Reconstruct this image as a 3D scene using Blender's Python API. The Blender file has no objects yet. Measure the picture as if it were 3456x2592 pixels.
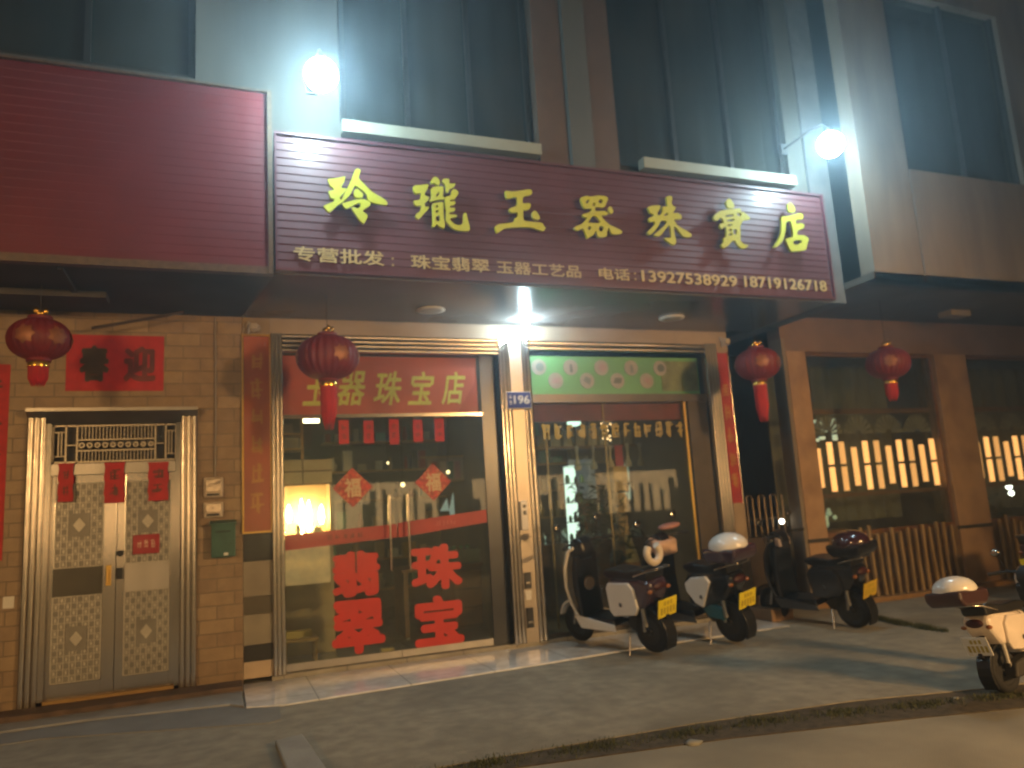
import bpy, bmesh, math, random
from mathutils import Vector, Matrix
random.seed(7)
PI = math.pi
scene = bpy.context.scene
COL = scene.collection

# ------------------------------------------------------------------ materials
MATS = {}
def mat(name, col, rough=0.6, metal=0.0, var=0.12, scale=6.0, bump=0.0, bscale=40.0, stretch=(1, 1, 1), emit=None, estr=0.0, coat=0.0, trans=0.0, dirt=None, spec=0.5):
    if name in MATS: return MATS[name]
    m = bpy.data.materials.new(name); m.use_nodes = True
    nt = m.node_tree; N = nt.nodes; L = nt.links
    b = N['Principled BSDF']
    b.inputs['Roughness'].default_value = rough
    b.inputs['Metallic'].default_value = metal
    b.inputs['Specular IOR Level'].default_value = spec
    if coat: b.inputs['Coat Weight'].default_value = coat; b.inputs['Coat Roughness'].default_value = 0.12
    tc = N.new('ShaderNodeTexCoord'); mp = N.new('ShaderNodeMapping'); mp.inputs['Scale'].default_value = stretch
    L.new(tc.outputs['Object'], mp.inputs['Vector'])
    nz = N.new('ShaderNodeTexNoise'); nz.inputs['Scale'].default_value = scale; nz.inputs['Detail'].default_value = 6
    L.new(mp.outputs[0], nz.inputs['Vector'])
    r = N.new('ShaderNodeValToRGB')
    r.color_ramp.elements[0].position = 0.3; r.color_ramp.elements[1].position = 0.7
    lo = [max(0, c * (1 - var)) for c in col]; hi = [min(1, c * (1 + var)) for c in col]
    r.color_ramp.elements[0].color = (*lo, 1); r.color_ramp.elements[1].color = (*hi, 1)
    L.new(nz.outputs[0], r.inputs[0])
    src = r.outputs[0]
    if dirt:
        dcol, amt, dsc = dirt
        n2 = N.new('ShaderNodeTexNoise'); n2.inputs['Scale'].default_value = dsc; n2.inputs['Detail'].default_value = 8
        L.new(mp.outputs[0], n2.inputs['Vector'])
        r2 = N.new('ShaderNodeValToRGB'); r2.color_ramp.elements[0].position = 0.48; r2.color_ramp.elements[1].position = 0.68
        r2.color_ramp.elements[1].color = (amt, amt, amt, 1)
        L.new(n2.outputs[0], r2.inputs[0])
        mx = N.new('ShaderNodeMix'); mx.data_type = 'RGBA'
        L.new(r2.outputs[0], mx.inputs['Factor']); L.new(src, mx.inputs['A']); mx.inputs['B'].default_value = (*dcol, 1)
        src = mx.outputs['Result']
    L.new(src, b.inputs['Base Color'])
    if bump:
        n3 = N.new('ShaderNodeTexNoise'); n3.inputs['Scale'].default_value = bscale; n3.inputs['Detail'].default_value = 5
        L.new(mp.outputs[0], n3.inputs['Vector'])
        bp = N.new('ShaderNodeBump'); bp.inputs['Strength'].default_value = bump; bp.inputs['Distance'].default_value = 0.01
        L.new(n3.outputs[0], bp.inputs['Height']); L.new(bp.outputs[0], b.inputs['Normal'])
    if emit:
        b.inputs['Emission Color'].default_value = (*emit, 1); b.inputs['Emission Strength'].default_value = estr
    MATS[name] = m
    return m

def lamp_mat(name, col, strength):
    m = bpy.data.materials.new(name); m.use_nodes = True
    nt = m.node_tree; nt.nodes.clear()
    e = nt.nodes.new('ShaderNodeEmission'); e.inputs[0].default_value = (*col, 1); e.inputs[1].default_value = strength
    o = nt.nodes.new('ShaderNodeOutputMaterial'); nt.links.new(e.outputs[0], o.inputs[0])
    MATS[name] = m
    return m

def glass_mat(name, tint=(0.9, 0.95, 0.92), ior=1.5, rough=0.0, dusty=0.03):
    m = bpy.data.materials.new(name); m.use_nodes = True
    nt = m.node_tree; N = nt.nodes; L = nt.links; N.clear()
    o = N.new('ShaderNodeOutputMaterial'); t = N.new('ShaderNodeBsdfTransparent'); t.inputs[0].default_value = (*tint, 1)
    g = N.new('ShaderNodeBsdfGlossy'); g.inputs['Roughness'].default_value = rough
    f = N.new('ShaderNodeFresnel'); ge = N.new('ShaderNodeNewGeometry'); mm = N.new('ShaderNodeMath'); mm.operation = 'MULTIPLY_ADD'
    mm.inputs[1].default_value = 1 / ior - ior; mm.inputs[2].default_value = ior; L.new(ge.outputs['Backfacing'], mm.inputs[0]); L.new(mm.outputs[0], f.inputs[0])
    mx = N.new('ShaderNodeMixShader'); L.new(f.outputs[0], mx.inputs[0]); L.new(t.outputs[0], mx.inputs[1]); L.new(g.outputs[0], mx.inputs[2])
    d = N.new('ShaderNodeBsdfDiffuse'); d.inputs[0].default_value = (0.5, 0.5, 0.45, 1)
    nz = N.new('ShaderNodeTexNoise'); nz.inputs['Scale'].default_value = 2.0; nz.inputs['Detail'].default_value = 6
    tc = N.new('ShaderNodeTexCoord'); L.new(tc.outputs['Object'], nz.inputs['Vector'])
    mu = N.new('ShaderNodeMath'); mu.operation = 'MULTIPLY'; mu.inputs[1].default_value = dusty * 2; L.new(nz.outputs[0], mu.inputs[0])
    m2 = N.new('ShaderNodeMixShader'); L.new(mu.outputs[0], m2.inputs[0]); L.new(mx.outputs[0], m2.inputs[1]); L.new(d.outputs[0], m2.inputs[2])
    L.new(m2.outputs[0], o.inputs[0])
    MATS[name] = m
    return m

def brick_mat(name, c1, c2, mortar, bw, rh, msize, rough=0.55, bump=0.5, offset=0.5, axes='XZ', plates=False):
    m = bpy.data.materials.new(name); m.use_nodes = True
    nt = m.node_tree; N = nt.nodes; L = nt.links; b = N['Principled BSDF']
    tc = N.new('ShaderNodeTexCoord'); sp = N.new('ShaderNodeSeparateXYZ'); cb = N.new('ShaderNodeCombineXYZ')
    L.new(tc.outputs['Object'], sp.inputs[0])
    if axes == 'XZ': L.new(sp.outputs[0], cb.inputs[0]); L.new(sp.outputs[2], cb.inputs[1])
    else: L.new(sp.outputs[0], cb.inputs[0]); L.new(sp.outputs[1], cb.inputs[1])
    br = N.new('ShaderNodeTexBrick'); L.new(cb.outputs[0], br.inputs['Vector'])
    br.offset = offset
    br.inputs['Color1'].default_value = (*c1, 1); br.inputs['Color2'].default_value = (*c2, 1); br.inputs['Mortar'].default_value = (*mortar, 1)
    br.inputs['Scale'].default_value = 1; br.inputs['Mortar Size'].default_value = msize; br.inputs['Brick Width'].default_value = bw; br.inputs['Row Height'].default_value = rh
    br.inputs['Mortar Smooth'].default_value = 0.3
    nz = N.new('ShaderNodeTexNoise'); nz.inputs['Scale'].default_value = 9; nz.inputs['Detail'].default_value = 7; L.new(tc.outputs['Object'], nz.inputs['Vector'])
    mx = N.new('ShaderNodeMix'); mx.data_type = 'RGBA'; mx.blend_type = 'MULTIPLY'; mx.inputs['Factor'].default_value = 0.7
    r = N.new('ShaderNodeValToRGB'); r.color_ramp.elements[0].position = 0.3; r.color_ramp.elements[0].color = (0.62, 0.6, 0.57, 1); r.color_ramp.elements[1].position = 0.7
    L.new(nz.outputs[0], r.inputs[0]); L.new(br.outputs['Color'], mx.inputs['A']); L.new(r.outputs[0], mx.inputs['B'])
    L.new(mx.outputs['Result'], b.inputs['Base Color']); b.inputs['Roughness'].default_value = rough
    ad = N.new('ShaderNodeMath'); ad.operation = 'MULTIPLY_ADD'; ad.inputs[1].default_value = -1.0
    L.new(br.outputs['Fac'], ad.inputs[0]); L.new(nz.outputs[0], ad.inputs[2])
    bp = N.new('ShaderNodeBump'); bp.inputs['Strength'].default_value = bump; bp.inputs['Distance'].default_value = 0.008
    L.new(ad.outputs[0], bp.inputs['Height']); L.new(bp.outputs[0], b.inputs['Normal'])
    MATS[name] = m
    return m

# ------------------------------------------------------------------ mesh builder
class MB:
    def __init__(s): s.v = []; s.f = []; s.sm = []
    def add(s, vs, fs, smooth=False):
        n = len(s.v); s.v += [tuple(v) for v in vs]; s.f += [tuple(i + n for i in f) for f in fs]; s.sm += [smooth] * len(fs); return s
    def box(s, x0, x1, y0, y1, z0, z1):
        v = [(x0, y0, z0), (x1, y0, z0), (x1, y1, z0), (x0, y1, z0), (x0, y0, z1), (x1, y0, z1), (x1, y1, z1), (x0, y1, z1)]
        return s.add(v, [(0, 3, 2, 1), (4, 5, 6, 7), (0, 1, 5, 4), (1, 2, 6, 5), (2, 3, 7, 6), (3, 0, 4, 7)])
    def prism(s, pts, a, b, axis='y', smooth=False):
        # pts: 2D outline; axis y: (x,z); axis x: (y,z); axis z: (x,y)
        def P(p, t): return (p[0], t, p[1]) if axis == 'y' else ((t, p[0], p[1]) if axis == 'x' else (p[0], p[1], t))
        n = len(pts); v = [P(p, a) for p in pts] + [P(p, b) for p in pts]
        f = [tuple(range(n)), tuple(range(2 * n - 1, n - 1, -1))] + [(i, i + n, (i + 1) % n + n, (i + 1) % n) for i in range(n)]
        return s.add(v, f, smooth)
    def tube(s, pts, rad, seg=10, caps=True):
        pts = [Vector(p) for p in pts]; n = len(pts)
        if not hasattr(rad, '__len__'): rad = [rad] * n
        vs = []; fs = []
        ref = None
        for i, p in enumerate(pts):
            d = (pts[min(i + 1, n - 1)] - pts[max(i - 1, 0)]).normalized()
            if ref is None:
                ref = Vector((0, 0, 1)) if abs(d.z) < 0.9 else Vector((1, 0, 0))
            u = d.cross(ref).normalized(); w = u.cross(d).normalized(); ref = w
            for k in range(seg):
                a = 2 * PI * k / seg
                vs.append(p + (u * math.cos(a) + w * math.sin(a)) * rad[i])
        for i in range(n - 1):
            for k in range(seg):
                k2 = (k + 1) % seg
                fs.append((i * seg + k, i * seg + k2, (i + 1) * seg + k2, (i + 1) * seg + k))
        s.add(vs, fs, True)
        if caps:
            s.add(vs[:seg], [tuple(range(seg - 1, -1, -1))]); s.add(vs[-seg:], [tuple(range(seg))])
        return s
    def lathe(s, prof, c=(0, 0, 0), seg=24, axis='z', lobes=0, lobe=0.0, smooth=True):
        vs = []; fs = []; n = len(prof)
        for (r, h) in prof:
            for k in range(seg):
                a = 2 * PI * k / seg
                rr = r * (1 - lobe * (0.5 - 0.5 * math.cos(a * lobes))) if lobes else r
                x, y = rr * math.cos(a), rr * math.sin(a)
                p = (x, y, h) if axis == 'z' else ((x, h, y) if axis == 'y' else (h, x, y))
                vs.append((p[0] + c[0], p[1] + c[1], p[2] + c[2]))
        for i in range(n - 1):
            for k in range(seg):
                k2 = (k + 1) % seg
                fs.append((i * seg + k, i * seg + k2, (i + 1) * seg + k2, (i + 1) * seg + k))
        s.add(vs, fs, smooth)
        s.add(vs[:seg], [tuple(range(seg - 1, -1, -1))]); s.add(vs[-seg:], [tuple(range(seg))])
        return s
    def ball(s, c, r, seg=16, rings=10):
        rx, ry, rz = r if hasattr(r, '__len__') else (r, r, r)
        vs = []; fs = []
        for i in range(rings + 1):
            t = PI * (i / rings) ; t = min(max(t, 0.02), PI - 0.02)
            for k in range(seg):
                a = 2 * PI * k / seg
                vs.append((c[0] + rx * math.sin(t) * math.cos(a), c[1] + ry * math.sin(t) * math.sin(a), c[2] + rz * math.cos(t)))
        for i in range(rings):
            for k in range(seg):
                k2 = (k + 1) % seg
                fs.append((i * seg + k, (i + 1) * seg + k, (i + 1) * seg + k2, i * seg + k2))
        s.add(vs, fs, True)
        s.add(vs[:seg], [tuple(range(seg))]); s.add(vs[-seg:], [tuple(range(seg - 1, -1, -1))])
        return s
    def xform(s, M):
        s.v = [tuple(M @ Vector(v)) for v in s.v]; return s
    def build(s, name, m, parent=None, bevel=0.0, bseg=2, sub=0):
        me = bpy.data.meshes.new(name); me.from_pydata(s.v, [], s.f)
        for p, q in zip(me.polygons, s.sm): p.use_smooth = q
        bm = bmesh.new(); bm.from_mesh(me); bmesh.ops.recalc_face_normals(bm, faces=bm.faces); bm.to_mesh(me); bm.free()
        me.materials.append(m)
        o = bpy.data.objects.new(name, me); COL.objects.link(o)
        if parent is not None: o.parent = parent
        if bevel:
            md = o.modifiers.new('bevel', 'BEVEL'); md.width = bevel; md.segments = bseg; md.limit_method = 'ANGLE'; md.angle_limit = math.radians(35)
        if sub:
            md = o.modifiers.new('sub', 'SUBSURF'); md.levels = sub; md.render_levels = sub
        return o

def tag(o, label=None, cat=None, group=None, kind=None):
    if label: o['label'] = label
    if cat: o['category'] = cat
    if group: o['group'] = group
    if kind: o['kind'] = kind
    return o
def empty(name, loc=(0, 0, 0), rz=0.0, **k):
    o = bpy.data.objects.new(name, None); COL.objects.link(o); o.location = loc; o.rotation_euler = (0, 0, rz); o.empty_display_size = 0.1
    return tag(o, **k)
def copy_tree(o, parent=None):
    c = o.copy(); COL.objects.link(c); c.parent = parent
    for ch in [x for x in bpy.data.objects if x.parent == o]: copy_tree(ch, c)
    return c
def box(name, x0, x1, y0, y1, z0, z1, m, parent=None, bevel=0.0):
    return MB().box(x0, x1, y0, y1, z0, z1).build(name, m, parent, bevel)

def curve_mesh(cu):
    o = bpy.data.objects.new('tmp', cu); COL.objects.link(o)
    dg = bpy.context.evaluated_depsgraph_get()
    me = bpy.data.meshes.new_from_object(o.evaluated_get(dg))
    bpy.data.objects.remove(o); bpy.data.curves.remove(cu)
    return me
def text_mb(body, x0, x1, z0, z1, y, depth=0.004, bold=0.0, shear=0.0, mb=None, frame='xz'):
    """lettering standing in the plane y, fitted to the rectangle x0..x1, z0..z1, facing -y"""
    cu = bpy.data.curves.new('t', 'FONT'); cu.body = body; cu.shear = shear; cu.resolution_u = 4
    me = curve_mesh(cu)
    offs = [(0, 0)] + ([(bold * math.cos(PI * k / 4), bold * math.sin(PI * k / 4)) for k in range(8)] if bold else [])
    xs = [v.co.x for v in me.vertices]; ys = [v.co.y for v in me.vertices]
    ax, bx, ay, by = min(xs), max(xs), min(ys), max(ys)
    mb = mb or MB()
    n = len(me.vertices)
    ax -= bold; bx += bold; ay -= bold; by += bold; ux = uy = 0.0
    def T(v, yy): return (x0 + (v.co.x + ux - ax) / (bx - ax) * (x1 - x0), yy, z0 + (v.co.y + uy - ay) / (by - ay) * (z1 - z0))
    fs = [tuple(p.vertices) for p in me.polygons]
    cnt = {}
    for f in fs:
        for a, b in zip(f, f[1:] + f[:1]): cnt[(a, b)] = 1
    side = [(a, b, b + n, a + n) for (a, b) in cnt if (b, a) not in cnt]
    for j, (ux, uy) in enumerate(offs):
        dd = depth + 0.00006 * j
        mb.add([T(v, y) for v in me.vertices] + [T(v, y - dd) for v in me.vertices], [tuple(i + n for i in f) for f in fs] + side)
    bpy.data.meshes.remove(me)
    return mb
def outline_mb(loops, y, depth, mb=None):
    cu = bpy.data.curves.new('c', 'CURVE'); cu.dimensions = '2D'; cu.fill_mode = 'BOTH'
    for lp in loops:
        sp = cu.splines.new('BEZIER'); sp.bezier_points.add(len(lp) - 1); sp.use_cyclic_u = True; sp.resolution_u = 3
        for bp, (x, z) in zip(sp.bezier_points, lp):
            bp.co = (x, z, 0); bp.handle_left_type = bp.handle_right_type = 'AUTO'
        n = len(lp)
        for i, bp in enumerate(sp.bezier_points):
            a = Vector(lp[i - 1]); b = Vector(lp[(i + 1) % n]); c = Vector(lp[i]); t = (b - a) * 0.13
            bp.handle_left_type = bp.handle_right_type = 'FREE'
            bp.handle_left = (c.x - t.x, c.y - t.y, 0); bp.handle_right = (c.x + t.x, c.y + t.y, 0)
    me = curve_mesh(cu); mb = mb or MB(); n = len(me.vertices)
    vs = [(v.co.x, y, v.co.y) for v in me.vertices] + [(v.co.x, y - depth, v.co.y) for v in me.vertices]
    fs = [tuple(p.vertices) for p in me.polygons]; cnt = {}
    for f in fs:
        for a, b in zip(f, f[1:] + f[:1]): cnt[(a, b)] = 1
    side = [(a, b, b + n, a + n) for (a, b) in cnt if (b, a) not in cnt]
    mb.add(vs, [tuple(i + n for i in f) for f in fs] + side)
    bpy.data.meshes.remove(me)
    return mb
def marks_parts(parent, m, x0, x1, z0, z1, n, y, depth=0.003, seed=1, vertical=False, w=0.10):
    for i in range(n):
        if vertical: a = (x0, x1, z1 - (i + 1) * (z1 - z0) / n, z1 - i * (z1 - z0) / n)
        else: a = (x0 + i * (x1 - x0) / n, x0 + (i + 1) * (x1 - x0) / n, z0, z1)
        marks_mb(*a, 1, y, depth, seed * 31 + i, vertical, w).build('glyph', m, parent)
def marks_mb(x0, x1, z0, z1, n, y, depth=0.003, seed=1, vertical=False, w=0.10):
    """rows of blurred brush marks: illegible writing, a few short strokes in each cell"""
    rnd = random.Random(seed); mb = MB(); k = 0
    for i in range(n):
        if vertical:
            h = (z1 - z0) / n; cx0, cx1 = x0, x1; cz0, cz1 = z1 - (i + 0.88) * h, z1 - (i + 0.12) * h
        else:
            g = (x1 - x0) / n; cx0, cx1 = x0 + (i + 0.1) * g, x0 + (i + 0.9) * g; cz0, cz1 = z0, z1
        cw, ch = cx1 - cx0, cz1 - cz0; s = min(cw, ch)
        for j in range(7):
            hor = j % 2 == 0
            if hor:
                zc = cz0 + ch * (0.12 + 0.76 * rnd.random()); a = cx0 + cw * 0.3 * rnd.random(); b = cx1 - cw * 0.3 * rnd.random()
                p = [(a, zc - s * w / 2), (b, zc - s * w / 2 + s * 0.06), (b, zc + s * w / 2 + s * 0.06), (a, zc + s * w / 2)]
            else:
                xc = cx0 + cw * (0.15 + 0.7 * rnd.random()); a = cz0 + ch * 0.3 * rnd.random(); b = cz1 - ch * 0.3 * rnd.random(); t = s * 0.12 * (rnd.random() - 0.5)
                p = [(xc - s * w / 2 + t, a), (xc + s * w / 2 + t, a), (xc + s * w / 2, b), (xc - s * w / 2, b)]
            k += 1
            mb.prism(p, y, y - depth - 0.00012 * j)
    return mb
BRUSH = [
  [[[(0.898,4.395),(0.971,4.412),(1.029,4.432),(1.041,4.428),(1.031,4.384),(1.006,4.336),(1.026,4.321),(1.05,4.324),(1.025,4.281),(0.991,4.242),(0.997,4.217),(1.024,4.22),(1.023,4.202),(0.972,4.164),(0.897,4.093),(0.853,4.139),(0.858,4.151),(0.936,4.193),(0.938,4.219),(0.913,4.224),(0.896,4.269),(0.899,4.285),(0.938,4.298),(0.935,4.316),(0.909,4.335),(0.895,4.377)]],[[(1.134,4.508),(1.151,4.519),(1.175,4.512),(1.174,4.49),(1.161,4.445),(1.162,4.426),(1.206,4.379),(1.276,4.313),(1.369,4.263),(1.403,4.229),(1.399,4.203),(1.325,4.206),(1.249,4.222),(1.233,4.239),(1.223,4.279),(1.204,4.306),(1.167,4.335),(1.126,4.357),(1.108,4.329),(1.079,4.272),(1.051,4.237),(1.03,4.217),(1.01,4.218),(1.018,4.248),(1.053,4.32),(1.089,4.397),(1.119,4.481)]],[[(1.118,4.312),(1.132,4.328),(1.149,4.326),(1.189,4.29),(1.19,4.261),(1.167,4.248),(1.123,4.251),(1.113,4.275)]],[[(1.016,4.186),(1.057,4.201),(1.126,4.226),(1.184,4.238),(1.222,4.231),(1.256,4.212),(1.245,4.182),(1.188,4.137),(1.195,4.119),(1.225,4.093),(1.22,4.064),(1.195,4.016),(1.181,4.015),(1.148,4.05),(1.112,4.105),(1.089,4.143),(1.1,4.158),(1.137,4.147),(1.162,4.163),(1.169,4.19),(1.156,4.199),(1.118,4.181),(1.083,4.156),(1.042,4.137),(1.022,4.151),(1.011,4.175)]]],
  [[[(1.654,4.41),(1.72,4.424),(1.783,4.438),(1.79,4.427),(1.773,4.384),(1.753,4.348),(1.756,4.326),(1.788,4.314),(1.78,4.286),(1.749,4.253),(1.751,4.22),(1.784,4.223),(1.776,4.196),(1.738,4.155),(1.684,4.095),(1.656,4.118),(1.664,4.141),(1.698,4.17),(1.71,4.201),(1.708,4.231),(1.686,4.221),(1.654,4.23),(1.648,4.267),(1.677,4.273),(1.707,4.291),(1.713,4.344),(1.669,4.336),(1.649,4.368)]],[[(1.812,4.464),(1.834,4.504),(1.864,4.517),(1.886,4.502),(1.898,4.476),(1.894,4.445),(1.872,4.439),(1.847,4.456),(1.82,4.449)]],[[(1.814,4.399),(1.845,4.418),(1.927,4.43),(1.924,4.364),(1.919,4.341),(1.937,4.32),(1.921,4.305),(1.861,4.294),(1.801,4.273),(1.798,4.288),(1.814,4.32),(1.813,4.369)],[(1.872,4.367),(1.889,4.372),(1.886,4.349),(1.859,4.324),(1.852,4.327)]],[[(1.819,4.252),(1.86,4.267),(1.916,4.276),(1.92,4.235),(1.918,4.159),(1.926,4.066),(1.919,4.028),(1.897,4.03),(1.868,4.046),(1.851,4.062),(1.835,4.04),(1.805,4.032),(1.815,4.083),(1.816,4.188)],[(1.848,4.24),(1.87,4.244),(1.869,4.223),(1.847,4.217)],[(1.846,4.191),(1.872,4.197),(1.871,4.176),(1.846,4.166)],[(1.847,4.134),(1.878,4.145),(1.88,4.096),(1.846,4.091)]],[[(1.922,4.471),(1.934,4.503),(1.987,4.509),(1.989,4.47),(2.011,4.465),(2.046,4.472),(2.037,4.444),(2.002,4.418),(1.982,4.404),(1.977,4.381),(1.955,4.379),(1.953,4.428),(1.944,4.458)]],[[(1.941,4.328),(1.994,4.348),(2.004,4.387),(2.016,4.408),(2.047,4.411),(2.072,4.386),(2.055,4.35),(2.03,4.317),(1.989,4.306),(1.988,4.291),(2.035,4.295),(2.032,4.268),(1.986,4.249),(1.985,4.229),(2.03,4.23),(2.025,4.203),(1.975,4.183),(1.974,4.164),(2.042,4.166),(2.041,4.147),(1.98,4.127),(1.986,4.101),(2.029,4.07),(2.07,4.07),(2.102,4.095),(2.11,4.176),(2.134,4.193),(2.149,4.122),(2.164,4.051),(2.147,4.019),(2.053,4.016),(1.997,4.034),(1.955,4.076),(1.938,4.112),(1.946,4.199),(1.938,4.275)]]],
  [[[(2.539,4.442),(2.552,4.45),(2.605,4.448),(2.671,4.461),(2.789,4.489),(2.815,4.469),(2.81,4.446),(2.778,4.426),(2.721,4.408),(2.709,4.342),(2.776,4.348),(2.792,4.33),(2.776,4.293),(2.741,4.274),(2.711,4.268),(2.705,4.187),(2.727,4.163),(2.87,4.162),(2.903,4.152),(2.914,4.127),(2.933,4.112),(2.9,4.077),(2.844,4.089),(2.779,4.106),(2.647,4.096),(2.516,4.076),(2.465,4.043),(2.429,4.025),(2.415,4.058),(2.42,4.09),(2.463,4.113),(2.551,4.129),(2.604,4.147),(2.62,4.186),(2.644,4.195),(2.647,4.243),(2.591,4.236),(2.566,4.252),(2.574,4.278),(2.645,4.313),(2.65,4.395),(2.567,4.374),(2.542,4.384)]],[[(2.799,4.253),(2.825,4.278),(2.847,4.264),(2.874,4.224),(2.872,4.194),(2.835,4.188),(2.8,4.208)]]],
  [[[(3.338,4.458),(3.397,4.482),(3.443,4.477),(3.53,4.498),(3.608,4.496),(3.64,4.474),(3.616,4.436),(3.599,4.396),(3.566,4.374),(3.515,4.376),(3.481,4.363),(3.488,4.332),(3.583,4.341),(3.622,4.318),(3.607,4.301),(3.549,4.293),(3.559,4.262),(3.622,4.204),(3.728,4.162),(3.767,4.139),(3.744,4.115),(3.664,4.103),(3.638,4.12),(3.619,4.169),(3.595,4.126),(3.587,4.081),(3.528,4.061),(3.485,4.067),(3.478,4.108),(3.463,4.125),(3.443,4.083),(3.372,4.04),(3.361,4.064),(3.345,4.11),(3.321,4.136),(3.273,4.111),(3.232,4.129),(3.25,4.152),(3.308,4.176),(3.368,4.227),(3.381,4.257),(3.351,4.257),(3.336,4.281),(3.381,4.298),(3.43,4.321),(3.438,4.34),(3.429,4.352),(3.366,4.35),(3.337,4.404),(3.329,4.435)],[(3.393,4.434),(3.42,4.445),(3.424,4.428),(3.393,4.4),(3.384,4.405)],[(3.528,4.444),(3.557,4.461),(3.576,4.445),(3.56,4.418),(3.53,4.422)],[(3.465,4.413),(3.482,4.419),(3.485,4.395),(3.468,4.378),(3.457,4.386)],[(3.439,4.268),(3.466,4.28),(3.492,4.269),(3.529,4.225),(3.507,4.207),(3.4,4.202),(3.401,4.218)],[(3.386,4.157),(3.41,4.168),(3.42,4.15),(3.4,4.127),(3.381,4.138)],[(3.51,4.167),(3.535,4.181),(3.56,4.161),(3.533,4.118),(3.504,4.138)]],[[(3.631,4.373),(3.65,4.394),(3.669,4.383),(3.683,4.343),(3.667,4.319),(3.637,4.333)]]],
  [[[(4.087,4.419),(4.142,4.446),(4.235,4.455),(4.237,4.433),(4.213,4.394),(4.194,4.37),(4.208,4.346),(4.242,4.367),(4.262,4.398),(4.267,4.446),(4.316,4.451),(4.326,4.463),(4.324,4.555),(4.362,4.574),(4.398,4.562),(4.379,4.497),(4.407,4.459),(4.428,4.457),(4.402,4.41),(4.383,4.387),(4.445,4.392),(4.48,4.373),(4.48,4.332),(4.392,4.321),(4.401,4.292),(4.433,4.251),(4.504,4.219),(4.586,4.174),(4.561,4.139),(4.487,4.141),(4.443,4.185),(4.414,4.227),(4.379,4.239),(4.376,4.18),(4.39,4.082),(4.361,4.04),(4.306,4.062),(4.254,4.098),(4.263,4.113),(4.329,4.118),(4.338,4.206),(4.327,4.246),(4.3,4.229),(4.255,4.182),(4.2,4.127),(4.14,4.122),(4.138,4.14),(4.203,4.188),(4.279,4.253),(4.299,4.287),(4.251,4.298),(4.216,4.27),(4.187,4.224),(4.097,4.133),(4.056,4.152),(4.139,4.231),(4.158,4.258),(4.14,4.278),(4.099,4.267),(4.087,4.306),(4.15,4.337),(4.144,4.355),(4.106,4.37),(4.097,4.398)],[(4.282,4.363),(4.317,4.385),(4.324,4.37),(4.297,4.35),(4.273,4.351)]]],
  [[[(5.066,4.569),(5.104,4.613),(5.135,4.604),(5.167,4.558),(5.166,4.517),(5.123,4.506),(5.078,4.514)]],[[(4.887,4.393),(4.925,4.428),(4.979,4.461),(5.055,4.483),(5.159,4.501),(5.244,4.512),(5.253,4.473),(5.286,4.475),(5.355,4.424),(5.347,4.399),(5.269,4.381),(5.236,4.342),(5.216,4.3),(5.21,4.219),(5.201,4.147),(5.247,4.11),(5.298,4.105),(5.256,4.071),(5.204,4.063),(5.153,4.099),(5.127,4.145),(5.083,4.13),(5.041,4.087),(4.973,4.051),(4.941,4.08),(4.977,4.118),(4.983,4.162),(5.022,4.185),(5.03,4.285),(5.002,4.283),(4.977,4.261),(4.953,4.287),(4.962,4.319),(5.009,4.331),(5.0,4.37),(4.97,4.384),(4.924,4.348),(4.886,4.365)],[(5.181,4.454),(5.238,4.463),(5.249,4.44),(5.223,4.421),(5.206,4.432)],[(5.052,4.315),(5.109,4.327),(5.116,4.312),(5.059,4.299)],[(5.119,4.264),(5.162,4.272),(5.16,4.223),(5.126,4.213)],[(5.064,4.264),(5.102,4.271),(5.099,4.251),(5.064,4.244)],[(5.058,4.216),(5.1,4.223),(5.097,4.203),(5.058,4.196)],[(5.048,4.423),(5.142,4.439),(5.139,4.418),(5.05,4.403)],[(5.059,4.371),(5.144,4.387),(5.142,4.366),(5.059,4.351)]]],
  [[[(5.894,4.611),(5.929,4.643),(5.957,4.633),(5.995,4.586),(5.983,4.539),(5.937,4.531),(5.894,4.544)]],[[(5.789,4.464),(5.885,4.485),(6.01,4.52),(6.071,4.53),(6.097,4.498),(6.076,4.463),(5.995,4.452),(5.982,4.405),(6.074,4.413),(6.095,4.389),(6.064,4.349),(6.001,4.328),(5.977,4.272),(6.072,4.275),(6.124,4.249),(6.129,4.221),(6.095,4.16),(6.066,4.104),(5.883,4.075),(5.844,4.11),(5.813,4.198),(5.826,4.219),(5.909,4.246),(5.922,4.301),(5.91,4.416),(5.876,4.422),(5.844,4.406),(5.829,4.335),(5.796,4.246),(5.763,4.186),(5.68,4.115),(5.63,4.107),(5.654,4.137),(5.718,4.211),(5.758,4.288),(5.775,4.372)],[(5.911,4.193),(5.978,4.214),(6.032,4.21),(6.013,4.179),(5.954,4.154),(5.911,4.164)]]],
]
# ------------------------------------------------------------------ palette
steel = mat('polished_steel', (0.66, 0.60, 0.52), 0.17, 1.0, 0.06, 3, 0.05, 60, (1, 1, 0.15))
steel_b = mat('brushed_steel', (0.42, 0.40, 0.37), 0.38, 1.0, 0.1, 5, 0.08, 90, (1, 1, 0.1))
black = mat('black_plastic', (0.012, 0.012, 0.013), 0.35, var=0.2)
rubber = mat('rubber', (0.014, 0.014, 0.014), 0.8, bump=0.3, bscale=120)
dark = mat('dark_paint', (0.035, 0.033, 0.03), 0.6, bump=0.1)
red_paper = mat('red_paper', (0.42, 0.016, 0.014), 0.65, var=0.15, scale=12, bump=0.15, bscale=30)
red_dark = mat('red_cloth', (0.33, 0.012, 0.012), 0.55, var=0.2, bump=0.2, bscale=150)
gold = mat('gold_trim', (0.75, 0.5, 0.13), 0.3, 0.9, 0.1)
ink = mat('faded_ink', (0.10, 0.045, 0.03), 0.7, var=0.4, scale=20)
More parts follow.
